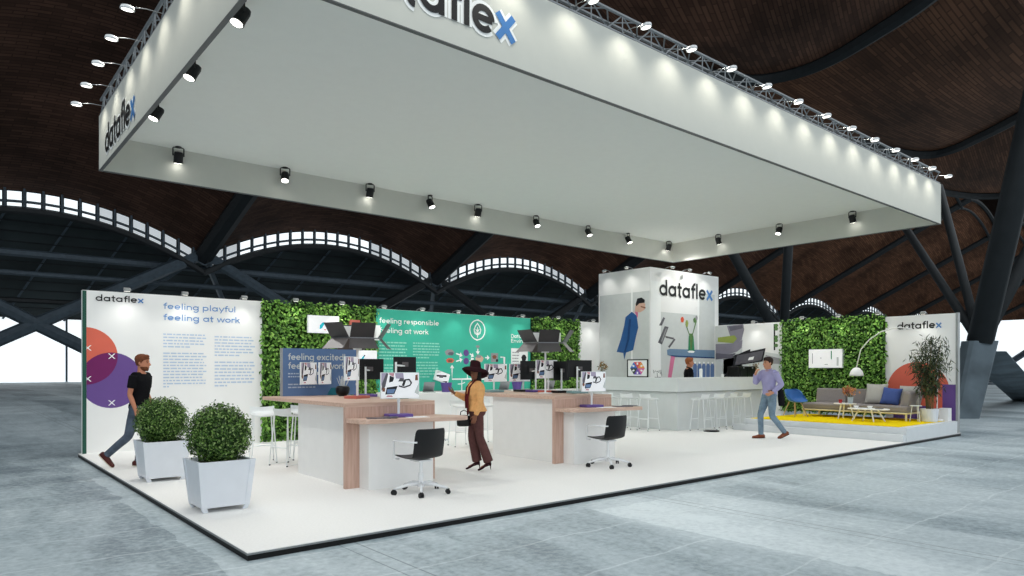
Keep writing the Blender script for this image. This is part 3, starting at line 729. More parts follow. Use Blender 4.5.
truss('aluminium lattice truss along the left top edge of the canopy', (CX0+.03, CY0+.35, CZ1), (CX0+.03, CY1-.02, CZ1), (1, 0, 0))

# ================================================================== FURNITURE
# ---- two long standing tables with a lower desk in front of each
def high_table(x, y, label):
    t = thing('standing_table', label, 'table', (x, y, 0), 0, None)
    m = MB(); m.b2((0, 0, 1.075), (1.40, 3.0, 1.13)); m.build('tabletop', WOOD, t, bevel=.004)
    m = MB(); m.b2((0, 0, 0), (1.40, .06, 1.075)); m.build('end_panel', WOODV, t)
    m = MB(); m.b2((.11, .06, 0), (1.29, 1.80, 1.075)); m.build('cabinet', WHITE, t); return t
def low_desk(x, y, label):
    t = thing('low_desk', label, 'desk', (x, y, 0))
    pts = [(0, -.01), (0, -.2), (.02, -.34), (.08, -.42), (.2, -.46), (.6, -.52), (1.05, -.58), (1.36, -.62), (1.5, -.62), (1.57, -.57), (1.58, -.5), (1.53, -.3), (1.40, -.01)]
    m = MB(); m.prism(pts, .875, .93); m.build('desktop', WOOD, t, bevel=.006)
    m = MB(); m.b2((.2, -.26, 0), (1.2, -.005, .875)); m.build('desk_base', WHITE, t); return t
T1, T2 = (2.08, 2.36), (5.86, 2.36)
high_table(*T1, 'long oak topped standing table on the left carrying the blue display panel')
high_table(*T2, 'long oak topped standing table on the right, beside the woman in the hat')
low_desk(*T1, 'oak topped lower desk at the front of the left standing table')
low_desk(*T2, 'oak topped lower desk at the front of the right standing table')

def make_task_chair():
    t = thing('task_chair', 'x', 'chair', (0, 0, 0), 0, 'black task chairs at the lower desks')
    # one bent shell : seat and back
    prof = [(.27, .455), (.22, .448), (.1, .435), (-.05, .43), (-.16, .45), (-.215, .51), (-.24, .6), (-.255, .72), (-.275, .84)]   # (forward, z)
    nx = 8; m = MB(); P = []
    for (fy, z) in prof:
        row = []
        for i in range(nx+1):
            u = -1+2*i/nx; w = .235 if z < .8 else .225
            row.append(Vector((u*w, fy+(.055*u*u if z > .5 else 0), z+(.02*u*u if z < .5 else 0))))
        P.append(row)
    def nrm(j, i):
        a = P[min(j+1, len(P)-1)][i]-P[max(j-1, 0)][i]; b = P[j][min(i+1, nx)]-P[j][max(i-1, 0)]; return a.cross(b).normalized()
    th = .016
    for j in range(len(prof)):
        for i in range(nx+1): m.v.append(tuple(P[j][i]))
    o = len(m.v)
    for j in range(len(prof)):
        for i in range(nx+1): m.v.append(tuple(P[j][i]+nrm(j, i)*th))
    def q(a, b, c, d): m.f.append((a, b, c, d)); m.mi.append(0)
    n1 = nx+1; J = len(prof)-1
    for j in range(J):
        for i in range(nx): q(j*n1+i, j*n1+i+1, (j+1)*n1+i+1, (j+1)*n1+i); q(o+j*n1+i, o+(j+1)*n1+i, o+(j+1)*n1+i+1, o+j*n1+i+1)
        q(j*n1, (j+1)*n1, o+(j+1)*n1, o+j*n1); q(j*n1+nx, o+j*n1+nx, o+(j+1)*n1+nx, (j+1)*n1+nx)
    for i in range(nx): q(i, o+i, o+i+1, i+1); q(J*n1+i, J*n1+i+1, o+J*n1+i+1, o+J*n1+i)
    ob = m.build('seat_shell', BLACK, t, smooth=True); ob.modifiers.new('sub', 'SUBSURF').levels = 1; ob.modifiers['sub'].render_levels = 2
    for s in (-1, 1):
        m = MB(); m.tube([(s*.2, .2, .43), (s*.275, .2, .44), (s*.28, .2, .66), (s*.28, .17, .675), (s*.27, -.2, .675), (s*.215, -.235, .675)], .011, 8); m.build('armrest', CHROME, t, smooth=True)
    m = MB(); m.cyl((0, 0, .12), (0, 0, .42), .022, 14); m.cyl((0, 0, .1), (0, 0, .26), .032, 14); m.box((0, 0, .42), (.2, .2, .02)); m.build('column', CHROME, t)
    b = MB(); b.lathe([(.045, .08), (.05, .1), (.04, .15), (.03, .16)], n=16)
    for k in range(5):
        a = 2*PI*k/5+.35; c, s = math.cos(a), math.sin(a)
        b.tube([(0, 0, .125), (.18*c, .18*s, .115), (.355*c, .355*s, .072)], [.026, .022, .014], 8)
    base = b.build('star_base', CHROME, t, smooth=True)
    for k in range(5):
        a = 2*PI*k/5+.35; c, s = .355*math.cos(a), .355*math.sin(a); px, py = -math.sin(a+.5), math.cos(a+.5)
        w = MB()
        for sg in (-1, 1): w.cyl((c+px*.006*sg, s+py*.006*sg, .03), (c+px*.026*sg, s+py*.026*sg, .03), .03, 14)
        w.box((c, s, .05), (.03, .03, .035)); w.build('caster', BLACK, base)
    return t
ch = make_task_chair(); ch.location = (2.70, 1.50, 0); ch.rotation_euler = (0, 0, math.radians(2)); ch['label'] = 'black task chair with white star base at the left lower desk'
dup(ch, (6.36, 1.63, 0), math.radians(-4), 'black task chair with white star base at the right lower desk')

def make_stool():
    t = thing('bar_stool', 'x', 'stool', (0, 0, 0), 0, 'white wire framed bar stools')
    nx = 8; m = MB(); prof = [(.19, .80), (.12, .82), (0, .815), (-.1, .825), (-.16, .86), (-.185, .93)]; P = []
    for fy, z in prof: P.append([(u*.2, fy+(.05*u*u if z > .84 else 0), z+.02*u*u) for u in (-1+2*i/nx for i in range(nx+1))])
    rows = P + [[(x, y, z-.02) for x, y, z in r] for r in reversed(P)]
    m.ring_loft([[rows[j][i] for j in range(len(rows))] for i in range(nx+1)]); s = m.build('seat', WIREW, t, smooth=False)
    for sx in (-1, 1):
        m = MB(); m.tube([(sx*.15, .14, .80), (sx*.2, .21, .02), (sx*.2, -.21, .02), (sx*.15, -.14, .815)], .011, 6); m.build('sled_frame', WIREW, t)
        for sy in (-1, 1):
            m = MB(); m.cyl((sx*.2, sy*.2, 0), (sx*.2, sy*.2, .02), .014, 8); m.build('foot_cap', BLACK, t)
    for sy in (-1, 1):
        m = MB(); m.tube([(-.188, sy*.185, .3), (.188, sy*.185, .3)], .01, 6); m.build('foot_rail', WIREW, t)
    return t
ST = [(2.22, 5.72, 2.9, 'white bar stool at the far end of the left table, farthest left'), (2.42, 5.14, -1.2, 'white bar stool in the middle of the three under the left table end'), (2.95, 5.75, 2.9, 'white bar stool partly behind the left table cabinet'),
      (6.28, 5.62, 2.9, 'white bar stool just left of the woman in the hat'), (6.95, 5.72, 2.9, 'white bar stool at the far end of the right table, behind the woman'),
      (12.12, 6.75, -1.6, 'white bar stool at the left face of the bar, farthest left'), (12.12, 6.1, -1.5, 'white bar stool at the left face of the bar, second from the left'), (12.12, 5.45, -1.7, 'white bar stool at the left face of the bar nearest its corner'),
      (13.1, 4.52, .1, 'white bar stool at the front of the bar nearest its corner, over the black disc'), (13.75, 4.52, -.1, 'white bar stool at the front of the bar, second from its corner'), (14.4, 4.52, .1, 'white bar stool at the front of the bar, third from its corner'), (15.05, 4.52, 0, 'white bar stool at the front of the bar, behind the man in the lilac shirt')]
st0 = make_stool()
for i, (x, y, rz, lb) in enumerate(ST):
    if i == 0: st0.location = (x, y, 0); st0.rotation_euler = (0, 0, rz); st0['label'] = lb
    else: dup(st0, (x, y, 0), rz, lb)
m = MB(); m.lathe([(.19, 0), (.2, .01), (.19, .03), (.05, .035)], n=24); o = m.build('floor_disc', BLACK); o.location = (13.08, 4.2, 0)
tag(o, 'flat black disc lying on the white floor in front of the bar stools', 'disc')

# ---- monitors
def picture(w, h):
    """screen photo of an office desk with a tablet and a monitor arm; local x in metres, z from 0"""
    def S(ps): return [(x*w-w/2, z*h) for x, z in ps]
    loop = [(.46, .48), (.6, .42), (.76, .5), (.8, .6), (.74, .74), (.62, .72)]
    return [(SCRW, rect2(-w/2, 0, w/2, h), 0), (SCRL, S([(0, .5), (.12, .55), (.16, 1), (0, 1)]), 1), (SCRD, S([(.0, .3), (.1, .45), (.18, .98), (.13, 1), (.02, .6)]), 2),
        (SCRK, S([(.2, .62), (.3, .66), (.34, .82), (.22, .9)]), 2), (SCRP, S([(.2, .95), (.32, .84), (.34, 1), (.2, 1)]), 2), (SCRL, S([(.38, .78), (.6, .76), (.58, 1), (.36, 1)]), 1),
        (SCRD, S([(.44, .66), (.58, .66), (.6, .78), (.5, .8)]), 3), (SCRK, S([(.54, .5), (.6, .46), (.66, .72), (.6, .74)]), 3), (SCRK, [q for q in stroke2(S(loop), .035*w)], 3),
        (SCRK, S([(.1, .14), (.34, .16), (.43, .48), (.14, .42)]), 3), (SCRB, S([(.14, .18), (.32, .19), (.37, .36), (.15, .35)]), 4), (SCRO, S([(.02, .26), (.09, .26), (.1, .4), (.03, .42)]), 3),
        (SCRO, S([(.9, .7), (.98, .7), (.97, .94), (.91, .92)]), 3), (SCRP, S([(.12, .04), (.3, .04), (.28, .1), (.16, .11)]), 3), (GREYP2, S([(.88, .2), (1, .1), (1, .6)]), 1)]
def monitor(loc, rz, w, h, zc, traymat=None, label='', front=True, dx=0.0, bracket=0):
    """zc = screen centre above the base; dx = screen offset from the pole"""
    t = thing('monitor', label, 'monitor', loc, rz)
    pz = zc+(.06 if front else .04)
    if traymat:
        m = MB(); m.box((0, 0, .022), (.34, .24, .044)); m.build('base_tray', traymat, t, bevel=.01)
        m = MB(); m.cyl((0, 0, .03), (0, 0, pz), .017, 12); m.cyl((0, 0, .2), (0, 0, .24), .023, 12); m.build('pole', WIREW, t)
        m = MB(); m.tube([(0, -.015, pz-.05), (dx, -.04, pz-.06)], .014, 6); m.build('arm', WIREW, t)
    if bracket:
        m = MB(); m.box((0, -.04+bracket, zc), (.05, bracket*1.6, .05)); m.build('bracket', WIREW, t)
    m = MB(); m.b2((dx-w/2, -.07, zc-h/2), (dx+w/2, -.042, zc+h/2)); m.b2((dx-.08, -.042, zc-.08), (dx+.08, -.03, zc+.08))
    if front:
        b = m.build('screen_body', WIREW, t)
        o = flat('screen_image', b, picture(w-.016, h-.016), -.07, .0008); o.location = (dx, 0, zc-h/2+.008)
    else:
        b = m.build('screen_body', BLACKM, t)
        pl = MB(); pl.b2((dx-.05, -.03, zc-.03), (dx+.05, -.027, zc+.04)); pl.build('mount_plate', DGREY2, b)
    return t
TZ = 1.13
# on the left table
monitor((2.70, 5.06, TZ), math.radians(22), .36, .37, .38, None, 'slim lit monitor over the blue panel, left one of a touching pair', bracket=.07)
monitor((2.985, 5.05, TZ), math.radians(26), .30, .37, .38, None, 'slim lit monitor over the blue panel, right one of a touching pair', bracket=.07)
monitor((2.93, 3.68, TZ), math.radians(24), .33, .36, .46, TRAYR, 'lit monitor on a red base at the middle of the left table', dx=-.2)
monitor((3.36, 4.22, TZ), math.radians(165), .46, .34, .45, TRAYP, 'black monitor back on a purple base on the left table', False, dx=-.08)
monitor((3.36, 3.25, TZ), math.radians(168), .36, .24, .52, TRAYT, 'smaller black monitor back right of the purple based one, above the left lower desk', False, dx=-.16)
monitor((2.78, 2.19, .93), math.radians(-12), .54, .35, .43, TRAYP, 'lit monitor on a purple base on the left lower desk', dx=0)
# on the right table
monitor((7.02, 4.5, TZ), math.radians(2), .54, .35, .38, BLACKM, 'lit monitor on a black base on the right table, beside the woman', dx=-.15)
monitor((6.36, 4.62, TZ), math.radians(2), .56, .35, .38, TRAYT, 'lit monitor right behind the woman in the hat, leftmost on the right table', dx=0)
monitor((7.0, 3.74, TZ), math.radians(0), .54, .35, .45, TRAYR, 'lit monitor on a red base at the middle of the right table', dx=-.10)
monitor((7.05, 4.16, TZ), math.radians(176), .5, .37, .43, TRAYP, 'black monitor back on a purple base behind the red based monitor', False, dx=.08)
monitor((7.14, 3.1, TZ), math.radians(165), .52, .32, .46, TRAYT, 'black monitor back on a teal base at the right edge of the right table', False, dx=-.08)
monitor((7.12, 3.5, TZ), math.radians(172), .36, .37, .42, BLACKM, 'black monitor back on a black base between the red and teal based monitors', False, dx=-.04)
monitor((6.58, 2.2, .93), math.radians(-14), .48, .34, .44, TRAYP, 'lit monitor on a purple base on the right lower desk', dx=0)
for (x, y, lb) in ((2.42, 2.1, 'grey folded booklet lying on the left lower desk'), (7.12, 1.98, 'dark folded booklet lying on the right lower desk')):
    m = MB(); m.box((0, 0, .006), (.3, .22, .012)); m.box((.16, .03, .015), (.2, .2, .008)); o = m.build('booklet', SCRD); o.location = (x, y, .93); o.rotation_euler = (0, 0, -.4); tag(o, lb, 'booklet')
for (x, y, lb) in ((2.95, 2.0, 'sheet of white paper on the left lower desk'), (6.7, 1.98, 'sheet of white paper on the right lower desk')):
    m = MB(); m.box((0, 0, .002), (.3, .21, .004)); o = m.build('paper_sheet', PRINTW); o.location = (x, y, .93); o.rotation_euler = (0, 0, -.2); tag(o, lb, 'paper')
m = MB(); m.lathe([(.06, 0), (.11, .05), (.12, .13), (.09, .17), (.08, .16), (.1, .12), (0, .1)], n=18); t = thing('plant_pot', 'dark round pot with grey twigs on the left table before the blue panel', 'pot', (3.2, 4.72, TZ)); m.build('pot', BLACKM, t, smooth=True)
m = MB()
for k in range(14):
    a = random.uniform(0, 6.28); r = random.uniform(.03, .12); m.tube([(.02*math.cos(a), .02*math.sin(a), .1), (r*math.cos(a), r*math.sin(a), random.uniform(.24, .34))], .005, 4)
m.build('twigs', GREYP2, t)
# blue display panel standing on the far end of the left table
t = thing('display_panel', 'slate blue display panel with white lettering standing on the left table', 'display panel', (2.36, 5.2, TZ))
m = MB(); m.b2((0, 0, 0), (1.38, .05, .80)); m.build('board', BLUEP, t)
m = MB(); m.b2((-.025, -.005, 0), (0, .055, .80)); m.build('edge_profile', ALU, t)
flat('heading', t, [(GREYP2, fit_text('feeling excited!', .09, 1.13, .605, .075, .22), 0)])
flat('subheading', t, [(GREYP2, fit_text('feeling at work', .09, 1.13, .455, .075, .22), 0)])
flat('body_text', t, [(PALETX, words(.09, .5, .3, .4, 2, .7), 0)])
flat('date_text', t, [(PALETX, words(.09, .62, .12, .22, 2, .9), 0)])
flat('cloud_print', t, [(TEALD, [(.78, .0), (1.08, .0), (1.04, .08), (.97, .13), (.86, .13), (.81, .06)], 0)])
# hourglass displays of folded dark panels on white poles
def hourglass(x, y, face, label):
    t = thing('panel_display', label, 'display', (x, y, TZ))
    m = MB(); m.lathe([(.13, 0), (.13, .012), (.02, .02)], n=20); m.cyl((0, 0, .01), (0, 0, .98), .018, 12); m.box((0, 0, .77), (.1, .1, .02)); m.build('pole', WIREW, t)
    R0 = Matrix.Rotation(math.radians(face), 3, 'Z'); m = MB(); m.box(R0 @ Vector((-.05, .0, 1.05)), (.02, .62, .17), rot=R0); m.build('core_panel', PRINTW, t)
    hz, zu, zl = .94, 1.17, .77
    for ang, L, r, fl in ((0, .38, .24, .12), (-64, .40, .36, .15), (64, .40, .36, .15), (180, .38, .24, .12)):
        R = Matrix.Rotation(math.radians(face+ang), 3, 'Z')
        for z, nm, mm in ((zu, 'upper_wing', DGREY), (zl, 'lower_wing', DGREY2)):
            w = .0 if z == zu else .04
            q = [Vector((r, -L/2, hz)), Vector((r, L/2, hz)), Vector((r+fl, L/2+w, z)), Vector((r+fl, -L/2-w, z))]
            th = Vector((.012, 0, 0)); mb = MB(); vs = [R @ v for v in q]+[R @ (v-th) for v in q]
            mb.add(vs, ((0, 1, 2, 3), (7, 6, 5, 4), (0, 4, 5, 1), (1, 5, 6, 2), (2, 6, 7, 3), (3, 7, 4, 0))); mb.build(nm, mm, t)
        mb = MB(); mb.tube([R @ Vector((r+.004, -L/2, hz)), R @ Vector((r+.004, L/2, hz))], .009, 6); mb.build('hinge', STEEL, t)
        mb = MB(); mb.tube([R @ Vector((0, 0, hz)), R @ Vector((r, 0, hz))], .012, 6); mb.build('bracket', STEEL, t)
    return t
hourglass(3.10, 4.0, -101, 'hourglass display of folded dark panels raised over the left table')
hourglass(6.70, 3.50, -119, 'hourglass display of folded dark panels raised over the right table')

# ---- long white counter along the teal wall
t = thing('wall_counter', 'long low white counter along the foot of the teal wall', 'counter', (6.4, 8.36, 0))
m = MB(); m.b2((0, 0, .96), (6.5, .58, 1.0)); m.build('worktop', WHITE, t)
m = MB(); m.b2((.02, .04, 0), (6.48, .56, .96)); m.build('front_panel', WHITE, t)
def laptop_stand(x, label):
    t = thing('laptop_stand', label, 'laptop stand', (x, 8.62, 1.0), -.3)
    m = MB(); m.b2((-.14, -.12, 0), (.14, .1, .012)); m.build('base', ALU, t)
    m = MB(); R = Matrix.Rotation(.5, 3, 'X'); m.box((0, .0, .14), (.28, .012, .27), rot=R); m.build('back_plate', STEEL, t)
laptop_stand(7.45, 'grey tilted laptop stand on the wall counter below the teal text')
laptop_stand(9.9, 'grey tilted laptop stand on the wall counter under the certificate print')
laptop_stand(11.6, 'grey tilted laptop stand on the wall counter before the narrow living wall')
for x, lb in ((7.98, 'tapered purple bin on the wall counter next to the grey laptop stand'), (10.35, 'tapered purple bin on the wall counter behind the right table')):
    m = MB(); m.lathe([(.11, 0), (.15, .24), (.14, .24), (.1, .02), (0, .02)], n=20); o = m.build('bin', TRAYP, smooth=False); o.location = (x, 8.62, 1.0); tag(o, lb, 'bin')
t = thing('wall_screen', 'small tilted screen on the teal wall left of the woman in the hat', 'screen', (8.06, 8.93, 1.38)); t.rotation_euler = (0, .3, 0)
m = MB(); m.b2((-.21, -.02, -.13), (.21, .06, .13)); b = m.build('screen_body', WIREW, t)
flat('screen_image', b, [(SCRW, rect2(-.2, -.12, .2, .12), 0), (SCRK, [(-.2, .0), (.1, .08), (.12, .03), (-.18, -.04)], 1), (SCRD, [(-.1, .03), (.0, .05), (.02, -.02), (-.1, -.05)], 2), (SCRK, [(.0, -.11), (.18, -.06), (.17, -.11)], 1), (GREYP2, [(-.2, .04), (-.05, .12), (-.2, .12)], 1)], -.02)
t = thing('desk_lamp', 'slim white desk stand on the wall counter beside the hand of the woman', 'desk stand', (8.45, 8.6, 1.0))
m = MB(); m.lathe([(.09, 0), (.09, .015), (.01, .02)], n=16); m.build('base', WIREW, t)
m = MB(); m.cyl((0, 0, .01), (0, 0, .34), .012, 8); m.tube([(-.12, 0, .2), (.0, 0, .2), (.1, 0, .24)], .012, 6); m.build('pole', WIREW, t)
# screens on the wide living wall
for x0, x1, z0, z1, nm, lb in ((4.36, 5.11, 2.4, 2.8, 1, 'white wall screen with a cyan bird picture high on the wide living wall'), (5.59, 6.09, 1.66, 2.03, 2, 'smaller white wall screen with a cyan bird picture beside the blue panel')):
    t = thing('wall_screen', lb, 'screen', (x0, 8.80, z0)); w, h = x1-x0, z1-z0
    m = MB(); m.b2((0, 0, 0), (w, .06, h)); b = m.build('screen_body', WIREW, t)
    flat('screen_image', b, [(SCRW, rect2(.01, .01, w-.01, h-.01), 0), (SCRC, [(.36*w, .22*h), (.44*w, .28*h), (.53*w, .58*h), (.47*w, .64*h), (.37*w, .45*h)] if nm == 1 else [(.14*w, .1*h), (.22*w, .3*h), (.34*w, .6*h), (.28*w, .66*h), (.16*w, .45*h)], 1),
        (SCRK, hexp((.53 if nm == 1 else .34)*w, (.58 if nm == 1 else .66)*h, .018, .022), 2), (REDP, hexp((.54 if nm == 1 else .78)*w, (.2 if nm == 1 else .22)*h, .03 if nm == 1 else .06, .012), 1)], 0)
m = MB(); m.b2((0, 0, 0), (.24, .1, .12)); o = m.build('wall_box', TRAYR); o.location = (5.4, 8.8, 2.62); tag(o, 'small coral box on the wide living wall above the dark panel display', 'box')
m = MB(); m.b2((0, 0, 0), (.2, .1, .36)); o = m.build('wall_box', PRINTW); o.location = (5.98, 8.8, 2.28); tag(o, 'small white upright box on the wide living wall near the teal wall', 'box')

# ---- planters with clipped box balls
def planter(x, y, label):
    t = thing('planter', label, 'planter', (x, y, 0))
    P = MB(); b, tp, z0, z1 = .252, .297, .05, .56
    rings = []
    for hw, z in ((b, z0), (tp, z1), (tp-.03, z1), (tp-.05, z1-.06)): rings.append([(-hw, -hw, z), (hw, -hw, z), (hw, hw, z), (-hw, hw, z)])
    P.ring_loft(rings, False); P.poly([(-b, -b, z0), (-b, b, z0), (b, b, z0), (b, -b, z0)]); pot = P.build('pot', POTW, t)
    for sx in (-1, 1):
        for sy in (-1, 1):
            m = MB(); rr = []
            for hw, z in ((b-.02, 0), (b, z0), (tp+.006, z1+.004)):
                c = hw+.006; w = .055
                rr.append([(sx*c, sy*c, z), (sx*(c-w), sy*c, z), (sx*(c-w), sy*(c-.02), z), (sx*(c-.02), sy*(c-.02), z), (sx*(c-.02), sy*(c-w), z), (sx*c, sy*(c-w), z)] if sx*sy > 0 else
                          [(sx*c, sy*(c-w), z), (sx*(c-.02), sy*(c-w), z), (sx*(c-.02), sy*(c-.02), z), (sx*(c-w), sy*(c-.02), z), (sx*(c-w), sy*c, z), (sx*c, sy*c, z)])
            m.ring_loft(rr); m.build('corner_leg', POTW, t)
    m = MB(); m.box((0, 0, z1-.05), (tp*2-.1, tp*2-.1, .02)); m.build('soil', SOIL, t)
    m = MB(); c = Vector((0, 0, .83)); R = .335
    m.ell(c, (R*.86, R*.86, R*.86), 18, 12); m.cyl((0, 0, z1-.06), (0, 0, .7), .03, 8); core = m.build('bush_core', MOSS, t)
    m = MB(); rr = random.Random(int(x*100+y*10))
    for i in range(5200):
        v = Vector((rr.gauss(0, 1), rr.gauss(0, 1), rr.gauss(0, 1))).normalized()
        lump = 1+.05*math.sin(v.x*7+y)*math.sin(v.y*6+1)*math.sin(v.z*8)
        rad = R*lump*(rr.uniform(.86, 1.05) if rr.random() < .9 else rr.uniform(1.03, 1.14))
        if c.z+v.z*rad < z1-.03: continue
        leaf(m, c+v*rad, v+Vector((rr.gauss(0, .55), rr.gauss(0, .55), rr.gauss(0, .55))), .031, rr, 0)
    m.build('foliage', LEAFB, t); return t
planter(.43, 2.19, 'white tapered planter with a clipped round bush nearest the front corner')
planter(.45, 4.86, 'white tapered planter with a clipped round bush in front of the walking man')

# ---- bar
t = thing('bar_counter', 'long pale angular bar counter in front of the tower', 'bar counter', (12.6, 4.9, 0))
L1, L2 = 3.4, 4.05     # left arm along Y, front arm along X
m = MB(); m.b2((0, 0, 0), (.42, L1, .98)); m.b2((.42, 0, 0), (L2, .42, .98)); m.build('base_panel', BARM, t)
m = MB(); m.b2((-.1, -.1, 1.0), (.46, L1, 1.36)); m.b2((.46, -.1, 1.0), (L2, .46, 1.36)); m.build('raised_front', BARM, t)
m = MB(); m.b2((-.06, -.06, .98), (.5, L1, 1.0)); m.b2((.5, -.06, .98), (L2, .5, 1.0)); m.build('shadow_gap', ALU, t)
BZ = 1.36
t = thing('picture_frame', 'black framed picture of a rainbow hexagon standing on the bar', 'picture', (12.88, 6.82, BZ), RZ)
FWd, FHt = .74, .50
m = MB()
for p, q in (((0, 0, 0), (FWd, .03, .03)), ((0, 0, FHt-.03), (FWd, .03, FHt)), ((0, 0, .03), (.03, .03, FHt-.03)), ((FWd-.03, 0, .03), (FWd, .03, FHt-.03))): m.b2(p, q)
m.build('frame', BLACKM, t); m = MB(); m.b2((.03, .012, .03), (FWd-.03, .025, FHt-.03)); b = m.build('mat_board', PRINTW, t)
hx = lambda a, k=1: (FWd/2+.26*k*math.cos(math.radians(a)), .25+.2*k*math.sin(math.radians(a)))
RB = [mat('rainbow_%s' % n, c, .6) for n, c in (('orange', (236, 160, 80)), ('red', (222, 92, 88)), ('blue', (76, 120, 200)), ('dark', (70, 80, 70)), ('violet', (120, 96, 190)), ('pink', (224, 120, 170)))]
flat('rainbow_print', b, [(RB[i], [hx(60*i), hx(60*i+60), (FWd/2, .25)], 0) for i in range(6)]+[(PRINTW, [hx(60*i+a2, k) for k, a2 in ((.5, 18), (.8, 22), (.8, 38), (.5, 42))], 1) for i in range(6)], .012)
m = MB(); rr = random.Random(4); pts = [Vector((rr.uniform(-.02, .02), .03*k-.15, .02+abs(.16*math.sin(k*1.7))+.03)) for k in range(11)]; m.tube(pts, .006, 5)
m.tube([(0, -.1, .006), (0, .1, .006)], .006, 5); m.tube([(0, 0, .006), (0, .02, .12)], .006, 5); o = m.build('wire_sculpture', BLACK); o.location = (12.85, 5.72, BZ); tag(o, 'small black bent wire ornament on the bar right of the rainbow picture', 'ornament')
for x, lb in ((15.74, 'black coffee machine on the bar, left one of the pair'), (16.2, 'black coffee machine on the bar, right one of the pair')):
    t = thing('coffee_machine', lb, 'coffee machine', (x, 5.12, BZ), 0, 'black coffee machines on the bar')
    m = MB(); m.b2((-.215, -.17, 0), (.215, .2, .31)); m.build('housing', BLACKM, t, bevel=.012)
    m = MB(); m.b2((-.15, -.19, .04), (.15, -.17, .19)); m.build('front_recess', BLACK, t)
    m = MB(); m.cyl((0, -.19, .26), (0, -.22, .26), .02, 10); m.build('knob', STEEL, t)
m = MB(); m.lathe([(.04, 0), (.045, .2), (.035, .24), (.03, .24)], n=14); o = m.build('carton', PRINTW); o.location = (13.85, 5.05, BZ); tag(o, 'tall white bottle on the bar in front of the barman', 'bottle')
m = MB(); m.lathe([(.03, 0), (.045, .08), (.04, .08), (.028, .01), (0, .01)], n=14); o = m.build('cup', CERAM); o.location = (14.72, 4.95, BZ); tag(o, 'small white cup on the bar left of the coffee machines', 'cup')
def potted(x, y, z, lb, potm, leafm, r=.12, hgt=.3, n=90, pot=(.06, .13), name='potted_plant'):
    t = thing(name, lb, 'plant', (x, y, z)); m = MB(); m.lathe([(pot[0]*.8, 0), (pot[0], pot[1]), (pot[0]-.01, pot[1]), (pot[0]*.75, .02), (0, .02)], n=16); m.build('pot', potm, t, smooth=False)
    m = MB(); rr = random.Random(int(x*77)); f = MB()
    for k in range(12):
        a = rr.uniform(0, 6.28); q = rr.uniform(.2, 1)*r; e = Vector((q*math.cos(a), q*math.sin(a), pot[1]+hgt*rr.uniform(.5, 1))); m.tube([(0, 0, .03), e*.5+Vector((0, 0, .02)), e], .004, 4)
        for i in range(n//12): leaf(f, e+Vector((rr.gauss(0, .035), rr.gauss(0, .035), rr.gauss(-.02, .04))), (rr.gauss(0, 1), rr.gauss(0, 1), rr.gauss(.5, 1)), .06, rr, 0)
    m.build('stem', STEM, t); f.build('foliage', leafm, t); return t
potted(12.85, 7.72, BZ, 'small pot with amber foliage at the left end of the bar', BLACKM, LEAFO, .14, .26)
potted(16.56, 5.08, BZ, 'small vase with amber flowers at the right end of the bar', GLASSV, LEAFO, .12, .22)

# ---- lounge platform
PZ = .3
m = MB(); m.b2((14.14, 0, .001), (BX-.155, 3.92, PZ)); p = m.build('lounge_platform', STEPM); tag(p, 'pale grey raised platform carrying the lounge at the right of the stand', 'platform')
m = MB(); m.b2((13.98, .01, .001), (14.135, 3.92, .155)); m.b2((13.98, 3.925, .001), (BX-.4, 4.15, .155)); p = m.build('platform_step', STEPM); tag(p, 'low pale grey step along the edge of the lounge platform', 'step')
m = MB(); m.b2((14.26, .2, PZ+.001), (17.1, 3.8, PZ+.013)); p = m.build('yellow_rug', YELLOW); tag(p, 'bright yellow carpet covering the lounge platform', 'rug')
RG = PZ+.013
t = thing('sofa', 'long low grey sofa on legs coloured with yellow carpet reflection against the living wall', 'sofa', (16.62, 2.05, RG), RZ)     # local x -> -Y, local y -> +X (to the wall)
SL = 1.33
m = MB(); m.b2((-SL, -.5, .16), (SL, .45, .2)); m.tube([(-SL, -.5, .18), (SL, -.5, .18)], .02, 6); m.build('frame', FRAMEREFL, t)
for sx in (-SL+.04, SL-.04):
    for sy in (-.46, .4):
        m = MB(); m.b2((sx-.02, sy-.02, 0), (sx+.02, sy+.02, .17)); m.build('leg', FRAMEREFL, t)
m = MB(); m.b2((-SL, -.5, .2), (SL, .28, .36)); m.build('seat_cushion', SOFAG, t, bevel=.045, seg=3)
for a, b in ((-SL, -.5), (-.49, .6)):
    m = MB(); m.box(((a+b)/2, .36, .53), (b-a-.01, .16, .42), rot=Matrix.Rotation(-.12, 3, 'X')); m.build('back_cushion', SOFAG, t, bevel=.04, seg=3)
m = MB(); m.box((SL-.1, .05, .52), (.2, .85, .40), rot=Matrix.Rotation(.22, 3, 'Y')); m.build('side_cushion', SOFAG, t, bevel=.05, seg=3)
